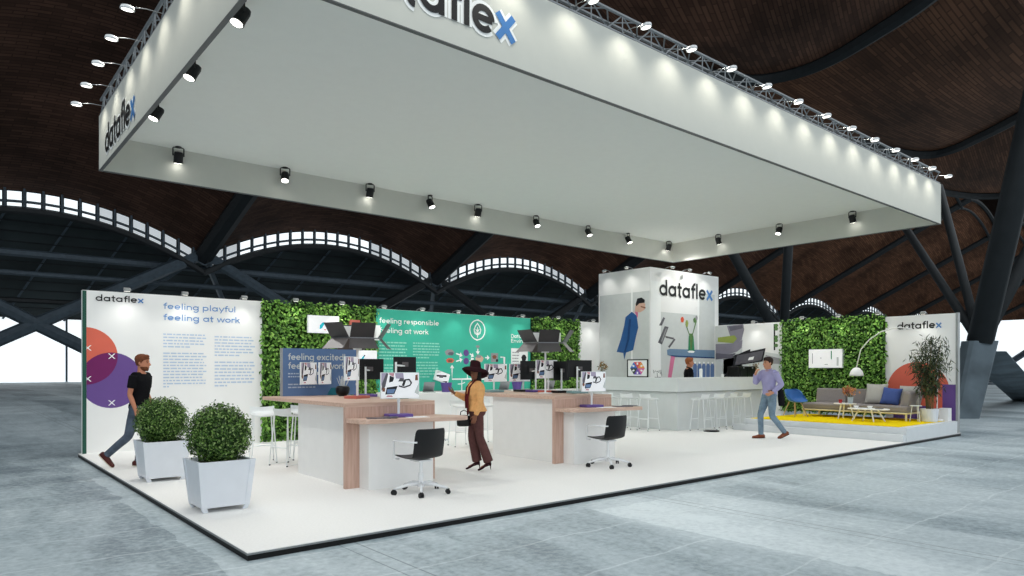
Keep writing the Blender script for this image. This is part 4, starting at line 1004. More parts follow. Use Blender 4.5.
def cushion(lb, x, y, z, mm, w=.5, rz=0, tilt=-.35, roll=0):
    m = MB(); n = 12; rows = []
    for sgn in (-1, 1):
        for j in range(n+1):
            for i in range(n+1):
                u, v = -1+2*i/n, -1+2*j/n; k = (1-u**4)*(1-v**4); pin = 1-.07*(1-abs(u*v)) if False else 1
                m.v.append((u*w/2*(1-.06*(1-v*v)), sgn*(.005+.085*k**.6), v*w/2*(1-.06*(1-u*u))))
    N1 = n+1; o = N1*N1
    for j in range(n):
        for i in range(n):
            a = j*N1+i; m.f.append((a, a+1, a+N1+1, a+N1)); m.f.append((o+a, o+a+N1, o+a+N1+1, o+a+1)); m.mi += [0, 0]
    for i in range(n):
        for (p, q) in ((i, i+1),): m.f.append((p, o+p, o+q, q)); m.f.append((n*N1+q, o+n*N1+q, o+n*N1+p, n*N1+p)); m.mi += [0, 0]
        p, q = i*N1, (i+1)*N1; m.f.append((q, o+q, o+p, p)); m.f.append((p+n, o+p+n, o+q+n, q+n)); m.mi += [0, 0]
    c = m.build('cushion', mm, smooth=True); c.location = (x, y, z); c.rotation_euler = (tilt, roll, rz); tag(c, lb, 'cushion', 'loose cushions on the sofa'); return c
SZ = RG+.36
cushion('large pale grey cushion leaning on the sofa back, left of the blue one', 16.80, 1.72, SZ+.27, CUSHG, .54, RZ, -.3)
cushion('blue square cushion on the right half of the sofa', 16.66, 1.30, SZ+.22, CUSHB, .46, RZ, -.42, .08)
cushion('pale grey cushion at the right end of the sofa behind the blue one', 16.82, .93, SZ+.25, CUSHG, .5, RZ, -.28)
def coffee_table(lb, x, y, z, rx, ry, rz, legs=3):
    t = thing('coffee_table', lb, 'coffee table', (x, y, RG), rz)
    m = MB(); m.prism(ell2(0, 0, rx, ry, 36), z-.022, z); m.build('tabletop', WHITE, t)
    for k in range(4 if legs == 4 else 3):
        a = 2*PI*k/legs+.6; c, s = math.cos(a), math.sin(a)
        m = MB(); m.tube([(c*rx*.45, s*ry*.45, z-.022), (c*rx*.82, s*ry*.82, 0)], [.022, .014], 8); m.build('leg', WHITE, t)
coffee_table('larger oval white coffee table in front of the sofa', 15.42, 1.34, .31, .34, .48, 0, 4)
coffee_table('smaller round white coffee table with the red cup and the flower vase', 15.86, 2.1, .40, .25, .27, 0, 3)
m = MB(); m.lathe([(.035, 0), (.05, .09), (.045, .09), (.03, .01), (0, .01)], n=16); o = m.build('cup', REDC); o.location = (15.82, 2.2, RG+.40); tag(o, 'red cup on the smaller coffee table', 'cup')
for x, y, lb in ((15.4, 1.62, 'white bowl on the larger coffee table, left one'), (15.46, 1.32, 'white bowl on the larger coffee table, right one')):
    m = MB(); m.lathe([(.03, 0), (.065, .06), (.06, .06), (.025, .01), (0, .01)], n=16); o = m.build('bowl', CERAM); o.location = (x, y, RG+.31); tag(o, lb, 'bowl', 'white bowls on the coffee table')
m = MB(); m.box((0, 0, .008), (.1, .16, .016)); o = m.build('booklet', SCRD); o.location = (15.4, 1.08, RG+.31); tag(o, 'small dark booklet on the larger coffee table', 'booklet')
potted(15.9, 1.98, RG+.40, 'glass vase of peach flowers on the smaller coffee table', GLASSV, LEAFF, .17, .24, 200, (.07, .16), 'flower_vase')
# blue shell armchair
t = thing('armchair', 'blue moulded shell armchair with splayed wooden legs left of the sofa', 'armchair', (15.72, 3.36, RG), math.radians(160))
m = MB(); prof = [(.22, .40, .22, .03), (.1, .385, .24, .05), (-.06, .385, .25, .16), (-.18, .43, .26, .22), (-.24, .54, .26, .16), (-.29, .68, .23, .06), (-.31, .74, .16, .0)]; nx = 10; P = []
for fy, z, w, up in prof: P.append([(u*w*1.15, fy+(.16*u*u if z > .42 else .0), z+up*abs(u)**2.2) for u in (-1+2*i/nx for i in range(nx+1))])
rows = P+[[(x, y+.0, z-.016) for x, y, z in r] for r in reversed(P)]
m.ring_loft([[rows[j][i] for j in range(len(rows))] for i in range(nx+1)]); o = m.build('shell', CHAIRB, t, smooth=False); md = o.modifiers.new('sub', 'SUBSURF'); md.levels = 1; md.render_levels = 1
for sx in (-1, 1):
    for sy in (-1, 1):
        m = MB(); m.tube([(sx*.1, sy*.1-.02, .39), (sx*.22, sy*.22, 0)], [.016, .011], 8); m.build('leg', WOODB, t)
m = MB(); m.tube([(-.16, -.16, .2), (.16, .16, .2)], .006, 5); m.tube([(-.16, .16, .2), (.16, -.16, .2)], .006, 5); m.build('leg_brace', BLACK, t)
t = thing('wall_screen', 'white wall screen on the lounge living wall', 'screen', (17.22, 3.75, 1.62), RZ)
m = MB(); m.b2((0, 0, 0), (.96, .14, .53)); b = m.build('screen_body', WIREW, t)
flat('screen_image', b, [(SCRW, rect2(.015, .015, .945, .515), 0), (GREENP, rect2(.64, .24, .67, .48), 1), (GREYP, rect2(.1, .12, .12, .42), 1), (SCRK, rect2(.35, .26, .37, .3), 1), (GREYP2, rect2(.46, .08, .56, .12), 1), (GREYP2, rect2(.8, .06, .86, .3), 1)], 0)
# arc lamp
t = thing('arc_lamp', 'tall arc floor lamp with a white dome shade curving over the sofa', 'floor lamp', (16.86, .32, PZ+.013))
m = MB(); m.lathe([(.14, 0.001), (.14, .04), (.02, .05)], n=24); m.build('base', CERAM, t)
A = [(16.9, .31, 1.0), (16.9, .31, 1.93), (16.9, .46, 2.28), (16.9, .69, 2.49), (16.9, .94, 2.60), (16.9, 1.25, 2.64), (16.9, 1.62, 2.55), (16.9, 1.92, 2.35), (16.9, 2.14, 2.09), (16.9, 2.25, 1.63)]
m = MB(); m.tube([(0, 0, .04)]+[(0, a[1]-.32, a[2]-PZ) for a in A], .015, 8); m.build('pole', CERAM, t, smooth=True)
m = MB(); m.lathe([(.005, .23), (.07, .215), (.14, .14), (.17, .05), (.175, 0), (.165, 0), (.12, .12), (.0, .19)], (0, 1.93, 1.09), 22); m.build('lamp_shade', CERAM, t, smooth=True)
# bamboo in a white pot
t = thing('bamboo_plant', 'tall feathery bamboo in a white cylinder pot at the right end of the lounge', 'plant', (16.5, .36, PZ+.013))
m = MB(); m.lathe([(.17, .001), (.2, .31), (.185, .31), (.16, .27), (0, .27)], n=26); m.build('pot', POTW, t, smooth=False)
m = MB(); m.lathe([(0, .272), (.165, .272), (.165, .276), (0, .276)], n=20); m.build('soil', SOIL, t)
f = MB(); rr = random.Random(21)
for k in range(15):
    a = rr.uniform(0, 6.28); r0 = rr.uniform(.02, .11); q = rr.uniform(.15, .52); hh = rr.uniform(1.35, 2.05)-.35*q
    pts = [Vector((r0*math.cos(a), r0*math.sin(a), .27)), Vector(((r0+.15*q)*math.cos(a), (r0+.15*q)*math.sin(a), .27+hh*.5)), Vector(((r0+.75*q)*math.cos(a), (r0+.75*q)*math.sin(a), .2+hh*.95))]
    m = MB(); m.tube(pts, [.009, .007, .003], 5); m.build('stem', STEM, t)
    for i in range(130):
        s = rr.uniform(.28, 1.02); p = pts[0].lerp(pts[1], s*2) if s < .5 else pts[1].lerp(pts[2], s*2-1)
        p = p+Vector((rr.gauss(0, .085), rr.gauss(0, .085), rr.gauss(-.02, .07)))
        d = Vector((rr.gauss(0, .6), rr.gauss(0, .6), -1+rr.gauss(.1, .45))).normalized(); w = d.cross(Vector((rr.gauss(0, 1), rr.gauss(0, 1), .2))).normalized(); L = rr.uniform(.1, .2)
        f.add([p, p+d*L*.4+w*.011, p+d*L, p+d*L*.4-w*.011], ((0, 1, 2), (0, 2, 3)))
f.build('foliage', LEAFP2, t)
m = MB(); m.b2((-.12, -.1, .001), (.12, .1, .32)); o = m.build('pedestal', CERAM); o.location = (17.12, .22, PZ); tag(o, 'small white block pedestal beside the bamboo pot', 'pedestal')
t = thing('side_table', 'small white wire side table between the sofa and the bamboo', 'side table', (16.1, .52, RG))
m = MB(); m.prism(ell2(0, 0, .13, .13, 24), .38, .395); m.build('tabletop', WIREW, t)
for k in range(3):
    a = k*2.094; m = MB(); m.tube([(.08*math.cos(a), .08*math.sin(a), .38), (.13*math.cos(a), .13*math.sin(a), 0)], .008, 6); m.build('leg', WIREW, t)

# ================================================================== PEOPLE
def remesh(mb, name, material, parent, voxel=.009, smooth=4, label=None):
    me = mb.mesh('tmp', [material]); ob = bpy.data.objects.new('tmp', me); COL.objects.link(ob)
    r = ob.modifiers.new('r', 'REMESH'); r.mode = 'VOXEL'; r.voxel_size = voxel
    if smooth: s = ob.modifiers.new('s', 'SMOOTH'); s.iterations = smooth; s.factor = .5
    dg = bpy.context.evaluated_depsgraph_get(); dg.update()
    out = bpy.data.meshes.new_from_object(ob.evaluated_get(dg), depsgraph=dg)
    bpy.data.objects.remove(ob); bpy.data.meshes.remove(me)
    out.name = name; out.materials.clear(); out.materials.append(material)
    out.polygons.foreach_set('use_smooth', [True]*len(out.polygons))
    o = bpy.data.objects.new(name, out); COL.objects.link(o); o.parent = parent
    if label: o['label'] = label
    return o
def ering(c, sx, sy, n=20, p=2.3):
    out = []
    for k in range(n):
        a = 2*PI*k/n; cs, sn = math.cos(a), math.sin(a)
        out.append(c+sx*(abs(cs)**(2/p)*(1 if cs >= 0 else -1))+sy*(abs(sn)**(2/p)*(1 if sn >= 0 else -1)))
    return out
TORSO = [(-.10, .10, .085, .0), (-.06, .155, .108, -.01), (.0, .172, .122, -.015), (.10, .15, .108, -.002), (.20, .146, .103, .006), (.32, .168, .116, .008), (.42, .183, .118, .0), (.48, .165, .098, -.006), (.52, .11, .075, -.01), (.55, .066, .06, -.008)]
def torso(mb, P, N, twist, add=0, zr=(-1, 2), wom=0, flare=0):
    P, N = Vector(P), Vector(N); L = (N-P).length; up = (N-P).normalized()
    rings = []
    for z, hw, hd, yo in TORSO:
        if not zr[0] <= z <= zr[1]: continue
        t = max(0, min(1, z/.55)); tw = twist*t
        sx = Vector((math.cos(tw), math.sin(tw), 0)); sy = Vector((-math.sin(tw), math.cos(tw), 0))
        if wom: hw *= 1-.10*t-.07*math.exp(-((z-.17)/.08)**2); hd *= 1+.12*math.exp(-((z-.36)/.07)**2)-.08*math.exp(-((z-.17)/.08)**2)
        f = flare*max(0, (.16-z)/.2) if flare else 0
        rings.append(ering(P+up*(z/.55*L)+sy*yo, sx*(hw+add+f), sy*(hd+add+f)))
    mb.ring_loft(rings)
def chain(mb, pts, rad, n=14):
    """smooth tapering limb through joints"""
    P = [Vector(p) for p in pts]; out = []; rr = []
    for i in range(len(P)-1):
        for k in range(5):
            t = k/5; p0, p1, p2, p3 = P[max(i-1, 0)], P[i], P[i+1], P[min(i+2, len(P)-1)]
            c = .5*((2*p1)+(p2-p0)*t+(2*p0-5*p1+4*p2-p3)*t*t+(3*p1-p0-3*p2+p3)*t**3)
            out.append(p1.lerp(p2, t).lerp(c, .45)); rr.append(rad[i]+(rad[i+1]-rad[i])*t)
    out.append(P[-1]); rr.append(rad[-1]); mb.tube(out, rr, n)
def hand(mb, W, d, n, thumb_side=1, curl=.5, s=1.0):
    W, d, n = Vector(W), Vector(d).normalized(), Vector(n); n = (n-d*n.dot(d)).normalized(); sd = d.cross(n)*thumb_side
    mb.ring_loft([ering(W+d*q*s, sd*w*s, n*th*s, 12) for q, w, th in ((-.015, .026, .02), (.02, .032, .017), (.06, .041, .016), (.09, .041, .013), (.098, .034, .009))])
    for k, L in enumerate((.072, .08, .075, .058)):
        b = W+d*(.085-.004*abs(k-1.3))*s+sd*(.031-.0205*k)*s; pts = [b]; a = curl*.4; fan = (1.5-k)*.05
        for seg in (.45, .32, .25):
            pts.append(pts[-1]+(d*math.cos(a)+n*math.sin(a)+sd*fan).normalized()*L*seg*s); a += curl
        mb.tube([b-d*.02*s]+pts, [.0085*s, .009*s, .0083*s, .0075*s, .006*s], 8)
    b = W+d*.02*s+sd*.024*s; p1 = b+(d*.55+sd*.75+n*.25).normalized()*.042*s; p2 = p1+(d*.9+sd*.25+n*.3).normalized()*.03*s; p3 = p2+(d+n*.4).normalized()*.022*s
    mb.tube([b-d*.01*s, p1, p2, p3], [.013*s, .011*s, .0095*s, .007*s], 8)
HEADS = [(-.125, .022, .022, .052), (-.112, .042, .045, .035), (-.085, .056, .068, .018), (-.045, .067, .086, .006), (0, .073, .096, .0), (.05, .074, .099, -.006), (.088, .062, .084, -.01), (.112, .038, .052, -.012), (.122, .012, .02, -.012)]
def person(label, loc, rz, H, J, skin, shirt, trous, shoe, hair, torso_add=.012, sleeve=1, wom=0, lift=0, beard=False, collar=None, head_yaw=0, head_pitch=0, hairkind='short', flare=0, flare_leg=0, tuck=False, heel=False, cat='person'):
    s = H/1.75; t = thing('person', label, 'person', loc, rz)
    V = lambda p: Vector((p[0]*s, p[1]*s, p[2]*s+lift))
    hip = [V((-.09+J['P'][0], J['P'][1], J['P'][2]-.03)), V((.09+J['P'][0], J['P'][1], J['P'][2]-.03))]
    P, N = V(J['P']), V(J['N']); knee = [V(p) for p in J['knee']]; ank = [V(p) for p in J['ankle']]; toe = [Vector(p).normalized() for p in J['toe']]
    sh = [V(p) for p in J['sh']]; el = [V(p) for p in J['el']]; wr = [V(p) for p in J['wr']]
    b = MB(); torso(b, P, N, J.get('tw', 0), 0, wom=wom)
    for i in (0, 1):
        chain(b, [hip[i]+Vector((0, 0, .04*s)), hip[i].lerp(knee[i], .45), knee[i], knee[i].lerp(ank[i], .35), ank[i]], [.085*s, .076*s, .052*s, .05*s, .034*s])
        f = toe[i]; u3 = f.cross(Vector((0, 0, 1))).normalized().cross(f); b.tube([ank[i], ank[i]+f*.01*s-u3*.03*s, ank[i]+f*.08*s-u3*(.075 if heel else .05)*s, ank[i]+f*.15*s-u3*(.1 if heel else .06)*s], [.03*s, .026*s, .022*s, .014*s], 10)
        chain(b, [sh[i], sh[i].lerp(el[i], .4), el[i], el[i].lerp(wr[i], .35), wr[i]], [.052*s, .046*s, .036*s, .037*s, .025*s])
        b.tube([N+(sh[i]-N)*.15+Vector((0, 0, -.05*s)), sh[i]], [.05*s, .05*s], 10)
        hd, hn = J['hand'][i]; hand(b, wr[i], hd, hn, J.get('ths', (1, 1))[i], J.get('curl', (.5, .5))[i], s)
    R = Matrix.Rotation(head_yaw, 3, 'Z') @ Matrix.Rotation(head_pitch, 3, 'X')
    hc = N+R @ Vector((0, .02, .145))*s
    b.tube([N-Vector((0, 0, .03)), N.lerp(hc, .5)+R @ Vector((0, -.012*s, 0)), hc+R @ Vector((0, -.02*s, -.03*s))], [.06*s, .053*s, .053*s], 14)
    hr = lambda p: hc+R @ (Vector(p)*s)
    b.ring_loft([[hc+R @ (Vector((0, yo, z))*s+q*s) for q in ering(Vector((0, 0, 0)), Vector((hw, 0, 0)), Vector((0, hd, 0)), 20, 2.1)] for z, hw, hd, yo in HEADS])
    b.tube([hr((0, .09, .018)), hr((0, .106, -.012)), hr((0, .118, -.032)), hr((0, .098, -.042))], [.009*s, .012*s, .016*s, .012*s], 8)
    for sx in (-1, 1): b.ell(hr((sx*.074, -.008, -.005)), (.012*s, .022*s, .033*s), 10, 8, R)
    b.ell(hr((0, .09, -.068)), (.024*s, .012*s, .011*s), 10, 6, R)
    body = remesh(b, 'body', skin, t, .0068*s, 2)
    fm = MB()
    for sx in (-1, 1):
        fm.ell(hr((sx*.031, .0895, .004)), (.012*s, .006*s, .006*s), 10, 6, R)
    fm.build('eyes', mat('eye_dark', (44, 32, 28), .3), t, smooth=True)
    fm = MB()
    for sx in (-1, 1): fm.tube([hr((sx*.014, .096, .027)), hr((sx*.032, .094, .032)), hr((sx*.05, .082, .026))], .0045*s, 6)
    fm.build('eyebrows', hair, t)
    fm = MB(); fm.tube([hr((-.024, .094, -.069)), hr((0, .104, -.067)), hr((.024, .094, -.069))], [.003*s, .0058*s, .003*s], 8); fm.build('mouth', mat('lips', (160, 88, 80), .5), t)
    # hair : a thick cap leaving the face free
    hm = MB()
    if hairkind == 'short':
        rings = []
        for z, hw, hd, yo in HEADS:
            if z < -.05: continue
            k = 1.10 if z > .04 else 1.07; fr = {True: .0, False: -.055}[z > .045]
            ring = []
            for q in ering(Vector((0, 0, 0)), Vector((hw*k+.004, 0, 0)), Vector((0, hd*k+.004, 0)), 24, 2.1):
                y = q.y+yo-.004
                lim = .02-.02*(z < 0) if z < .045 else 9
                ring.append(hc+R @ (Vector((q.x, min(y, lim), z*1.12+.006))*s))
            rings.append(ring)
        hm.ring_loft(rings)
        hm.ell(hr((0, .055, .105)), (.055*s, .045*s, .028*s), 12, 8, R)
        remesh(hm, 'hair', hair, t, .008, 2)
    else:
        hm.ring_loft([[hc+R @ (Vector((q.x, min(q.y+yo-.006, .035), z))*s) for q in ering(Vector((0, 0, 0)), Vector((hw, 0, 0)), Vector((0, hd, 0)), 22, 2.1)] for z, hw, hd, yo in ((-.2, .06, .05, -.05), (-.15, .085, .075, -.04), (-.06, .088, .09, -.02), (.03, .086, .106, -.008), (.09, .07, .09, -.01), (.12, .03, .04, -.01))])
        remesh(hm, 'hair', hair, t, .009, 2)
    if beard:
        bm = MB()
        bm.ring_loft([[hc+R @ (Vector((q.x, max(q.y+yo, -.01), z))*s) for q in ering(Vector((0, 0, 0)), Vector((hw+.004, 0, 0)), Vector((0, hd+.004, 0)), 20, 2.1)] for z, hw, hd, yo in ((-.13, .024, .024, .052), (-.115, .044, .047, .035), (-.085, .058, .07, .018), (-.06, .064, .078, .011))])
        remesh(bm, 'beard', hair, t, .008, 1)
    # clothes
    c = MB(); a = torso_add*s; torso(c, P, N, J.get('tw', 0), a, zr=((.0 if tuck else -.04), .53), wom=wom, flare=flare)
    for i in (0, 1):
        c.tube([N+(sh[i]-N)*.15+Vector((0, 0, -.05*s)), sh[i]], [.055*s+a*.6, .052*s+a], 12)
        if sleeve == 1: chain(c, [sh[i], sh[i].lerp(el[i], .4), el[i], el[i].lerp(wr[i], .35), wr[i].lerp(el[i], .06)], [.056*s+a, .052*s+a, .044*s+a, .042*s+a, .033*s+a*.6])
        else: chain(c, [sh[i], sh[i].lerp(el[i], .35), sh[i].lerp(el[i], .68)], [.056*s+a, .054*s+a, .048*s+a])
    remesh(c, 'shirt' if not wom else 'jacket', shirt, t, .0105, 4)
    if collar:
        m = MB(); m.tube([N+Vector((.062*math.cos(q), .06*math.sin(q)-.006, .012-.02*math.sin(q)))*1 for q in (2*PI*k/16 for k in range(16))], .014, 6, closed=True); m.build('collar', collar, t, smooth=True)
    c = MB(); torso(c, P, N, J.get('tw', 0), .010*s, zr=(-.11, .10), wom=wom)
    for i in (0, 1):
        e = ank[i].lerp(knee[i], .05)
        chain(c, [hip[i]+Vector((0, 0, .05*s)), hip[i].lerp(knee[i], .45), knee[i], knee[i].lerp(ank[i], .5), e-(knee[i]-e).normalized()*.03*s], [.096*s, .088*s, .066*s+flare_leg*.2, .060*s+flare_leg*.7, .054*s+flare_leg])
    remesh(c, 'trousers', trous, t, .0105, 3)
    if tuck:
        m = MB(); L = P+Vector((0, 0, .085*s)); m.ring_loft([ering(L+Vector((0, -.004, z)), Vector((.168*s, 0, 0)), Vector((0, .122*s, 0))) for z in (-.018, .018)]); m.build('belt', BLACK, t)
    for i in (0, 1):
        c = MB(); f = toe[i]; up = Vector((0, 0, 1)); pitch = f.z; A = ank[i]; sd = f.cross(up).normalized(); u2 = sd.cross(f)
        base = A-u2*.085*s
        if heel:
            c.ring_loft([ering(base+f*q*s+u2*hh*s, sd*w*s, u2*h*s, 14, 2.6) for q, w, h, hh in ((-.05, .026, .03, .045), (0, .032, .036, .045), (.06, .036, .028, .02), (.12, .038, .022, -.02), (.17, .03, .018, -.045), (.2, .012, .012, -.05))])
            c.tube([base-f*.04*s+u2*.03*s, base-f*.045*s-u2*.068*s], [.014*s, .006*s], 8)
        else:
            c.ring_loft([ering(base+f*q*s+u2*hh*s, sd*w*s, u2*h*s, 14, 2.6) for q, w, h, hh in ((-.085, .03, .034, .04), (-.05, .038, .046, .048), (0, .042, .05, .05), (.06, .045, .038, .038), (.13, .047, .029, .03), (.18, .04, .025, .026), (.205, .02, .018, .022))])
            c.tube([A-u2*.03*s, A+u2*(.09 if beard else .035)*s], [.05*s, .047*s], 12)
        remesh(c, 'shoe', shoe, t, .008, 1)
        if not heel:
            c = MB(); c.ring_loft([ering(base+f*q*s+u2*.006*s, sd*w*s, u2*.007*s, 14, 2.6) for q, w in ((-.09, .03), (-.05, .042), (.05, .047), (.13, .05), (.19, .04), (.212, .02))]); c.build('sole', mat('pale_sole', (196, 184, 164), .7) if beard else BLACK, t)
    return t, hr, s, V, R, hc
SKIN1 = mat('light_skin', (196, 132, 102), .55, noise=.04); SKIN2 = mat('brown_skin', (128, 84, 62), .55, noise=.04); SKIN3 = mat('tan_skin', (200, 144, 112), .55, noise=.04)
BT = mat('black_cotton', (20, 20, 23), .9, noise=.15, nscale=30, spec=.1); JEANS = mat('washed_blue_denim', (116, 136, 152), .9, noise=.22, nscale=9, spec=.1); JEANSD = mat('dark_grey_denim', (84, 94, 108), .9, noise=.3, nscale=9, spec=.1)
LIL = mat('lilac_shirt_cotton', (162, 158, 196), .85, noise=.05, spec=.1); BROWNS = mat('brown_leather', (122, 62, 34), .5, noise=.1); OXB = mat('oxblood_leather', (74, 28, 26), .6, noise=.15)
AUB = mat('auburn_hair', (104, 58, 34), .8, noise=.25, nscale=40); DKH = mat('dark_brown_hair', (44, 30, 24), .8, noise=.25, nscale=40); RED = mat('copper_hair', (152, 88, 50), .8, noise=.25, nscale=40); BLKH = mat('black_hair', (22, 17, 16), .8, noise=.2, nscale=40)
JKT = mat('amber_wool', (226, 170, 110), .9, noise=.08, nscale=25, spec=.1); MAR = mat('dark_maroon_cloth', (92, 62, 60), .9, noise=.12, nscale=20, spec=.1); HATM = mat('maroon_felt', (48, 24, 28), .9, noise=.12, nscale=20, spec=.1); SCARF = mat('dark_red_scarf', (92, 30, 34), .9, noise=.12, nscale=20, spec=.1)

Jm1 = dict(P=(0, 0, .95), N=(0, .03, 1.49), knee=((-.09, .06, .5), (.09, -.13, .49)), ankle=((-.09, -.07, .088), (.09, -.46, .20)), toe=((0, 1, 0), (0, .72, -.69)),
    sh=((-.185, .03, 1.43), (.185, .01, 1.43)), el=((-.225, .0, 1.15), (.225, -.03, 1.15)), wr=((-.2, .1, .92), (.22, .06, .90)), hand=(((0, .3, -.9), (.9, 0, 0)), ((0, .35, -.9), (-.9, 0, 0))), ths=(-1, 1), curl=(.6, .6), tw=.0)
person('man in a black t-shirt and grey jeans walking past the circle wall', (.48, 6.42, 0), math.radians(-129.9), 1.80, Jm1, SKIN1, BT, JEANSD, OXB, AUB, sleeve=0, beard=True, torso_add=.012)

Jm2 = dict(P=(0, -.02, .95), N=(0, .0, 1.49), knee=((-.09, -.02, .5), (.09, .14, .52)), ankle=((-.10, -.33, .135), (.09, .13, .088)), toe=((-.05, .93, -.32), (.1, 1, 0)),
    sh=((-.19, -.02, 1.43), (.19, .02, 1.43)), el=((-.25, -.13, 1.18), (.22, .17, 1.21)), wr=((-.21, .06, 1.0), (.08, .28, 1.40)), hand=(((.35, .8, -.35), (.7, -.3, .2)), ((-.35, -.25, .9), (-.2, -.9, .0))), ths=(-1, 1), curl=(.4, .8), tw=.1)
person('man in a lilac shirt and blue jeans walking with a hand raised to his chin', (12.57, 2.34, 0), math.radians(157-90), 1.84, Jm2, SKIN3, LIL, JEANS, BROWNS, DKH, sleeve=1, torso_add=.016, collar=LIL, tuck=True)
m = MB(); m.ring_loft([ering(Vector((0, y, z)), Vector((w, 0, 0)), Vector((0, d, 0)), 14) for z, w, d, y in ((0, .05, .03, 0), (-.08, .09, .05, -.01), (-.2, .11, .055, -.02), (-.32, .12, .05, -.03), (-.42, .10, .04, -.03))])
o = remesh(m, 'jacket', BT, None, .012, 3); o.location = (12.79, 2.18, 1.16); tag(o, 'black jacket hanging at the back of the man in the lilac shirt', 'jacket')

Jw = dict(P=(0, -.03, .95), N=(.0, -.02, 1.47), knee=((-.075, -.07, .5), (.075, .03, .51)), ankle=((-.08, -.22, .088), (.07, -.06, .088)), toe=((-.15, 1, 0), (.2, 1, 0)),
    sh=((-.16, -.03, 1.41), (.16, .01, 1.41)), el=((-.22, -.04, 1.13), (.21, .10, 1.16)), wr=((-.205, .04, .88), (.18, .32, 1.26)), hand=(((.1, .3, -.9), (.9, 0, 0)), ((-.1, .75, .5), (-.5, -.3, .7))), ths=(-1, 1), curl=(.4, .45), tw=-.05)
wt, hr, s, V, R, hc = person('woman in a wide dark hat, amber jacket and maroon trousers raising one hand', (4.38, 2.60, 0), math.radians(158-90), 1.585, Jw, SKIN2, JKT, MAR, HATM, BLKH, wom=1, lift=.068, hairkind='long', torso_add=.013, flare=.02, flare_leg=.028, heel=True, head_yaw=.75)
m = MB(); n = 28; rings = []
for r, z in ((.0, .125), (.06, .122), (.085, .105), (.094, .05), (.1, .0), (.135, -.012), (.19, -.04), (.235, -.085), (.232, -.092), (.19, -.05), (.13, -.022), (.096, -.012), (.0, .06)):
    rings.append([hr((max(r, .001)*.97*math.cos(2*PI*k/n), max(r, .001)*1.05*math.sin(2*PI*k/n)-.006, .075+z+.30*r*math.sin(2*PI*k/n)+(.035*math.sin(2*(2*PI*k/n)+.6)*(r/.23)**2))) for k in range(n)])
m.ring_loft(rings); m.build('hat', HATM, wt, smooth=True)
m = MB(); m.tube([V((-.075, .02, 1.47)), V((-.085, .115, 1.36)), V((-.075, .145, 1.2)), V((-.06, .14, 1.02)), V((-.05, .135, .9))], [.02, .032, .03, .03, .03], 8, flat=.5)
m.tube([V((.075, .02, 1.47)), V((.07, .12, 1.36)), V((.06, .145, 1.2)), V((.05, .14, 1.0))], [.02, .03, .03, .03], 8, flat=.5)
m.tube([V((.075, .02, 1.47)), V((0, -.075, 1.485)), V((-.075, .02, 1.47))], .022, 8); m.build('scarf', SCARF, wt, smooth=True)
m = MB(); m.ring_loft([ering(Vector((0, 0, z)), Vector((w, 0, 0)), Vector((0, d, 0)), 16, 3) for z, w, d in ((0, .02, .05), (-.02, .045, .1), (-.1, .05, .115), (-.16, .045, .11), (-.175, .03, .08))])
t = thing('handbag', 'black handbag hanging in front of the woman in the hat', 'bag', (4.23, 2.68, .87), math.radians(158-90)); m.build('bag_body', BLACKM, t, smooth=True)
m = MB(); m.tube([(0, -.06, -.02), (0, -.05, .05), (0, 0, .075), (0, .05, .05), (0, .06, -.02)], .008, 6); m.build('handle', BLACK, t, smooth=True)

Jb = dict(P=(0, 0, .95), N=(0, .02, 1.49), knee=((-.09, .02, .5), (.09, .02, .5)), ankle=((-.1, 0, .088), (.1, 0, .088)), toe=((-.1, 1, 0), (.1, 1, 0)),
    sh=((-.19, .02, 1.43), (.19, .02, 1.43)), el=((-.24, .0, 1.15), (.24, .0, 1.15)), wr=((-.2, .22, 1.08), (.2, .22, 1.08)), hand=(((.2, .9, 0), (0, 0, -1)), ((-.2, .9, 0), (0, 0, -1))), ths=(1, -1), curl=(.4, .4))
person('barman with copper hair and a black shirt standing behind the bar in profile', (14.55, 5.97, 0), math.radians(-129.9), 1.90, Jb, SKIN1, BT, BT, BLACKM, RED, sleeve=1, torso_add=.014, collar=BT)

# ================================================================== LIGHT
wd = bpy.data.worlds.new('world'); SC.world = wd; wd.use_nodes = True
bg = wd.node_tree.nodes['Background']; bg.inputs[0].default_value = (.90, .96, 1.0, 1); bg.inputs[1].default_value = 1.05
def lamp(kind, name, loc, energy, color=(1, 1, 1), size=.2, rot=None, target=None, spot=None, blend=.5, parent=None):
    l = bpy.data.lights.new(name, kind); l.energy = energy; l.color = color
    if kind == 'AREA': l.shape = 'RECTANGLE'; l.size, l.size_y = size
    elif kind == 'SUN': l.angle = size
    else: l.shadow_soft_size = size
    if spot: l.spot_size = math.radians(spot); l.spot_blend = blend
    o = bpy.data.objects.new(name, l); COL.objects.link(o); o.location = loc
    if target is not None:
        o.rotation_euler = (Vector(target)-Vector(loc)).to_track_quat('-Z', 'Y').to_euler()
    elif rot: o.rotation_euler = rot
    return o

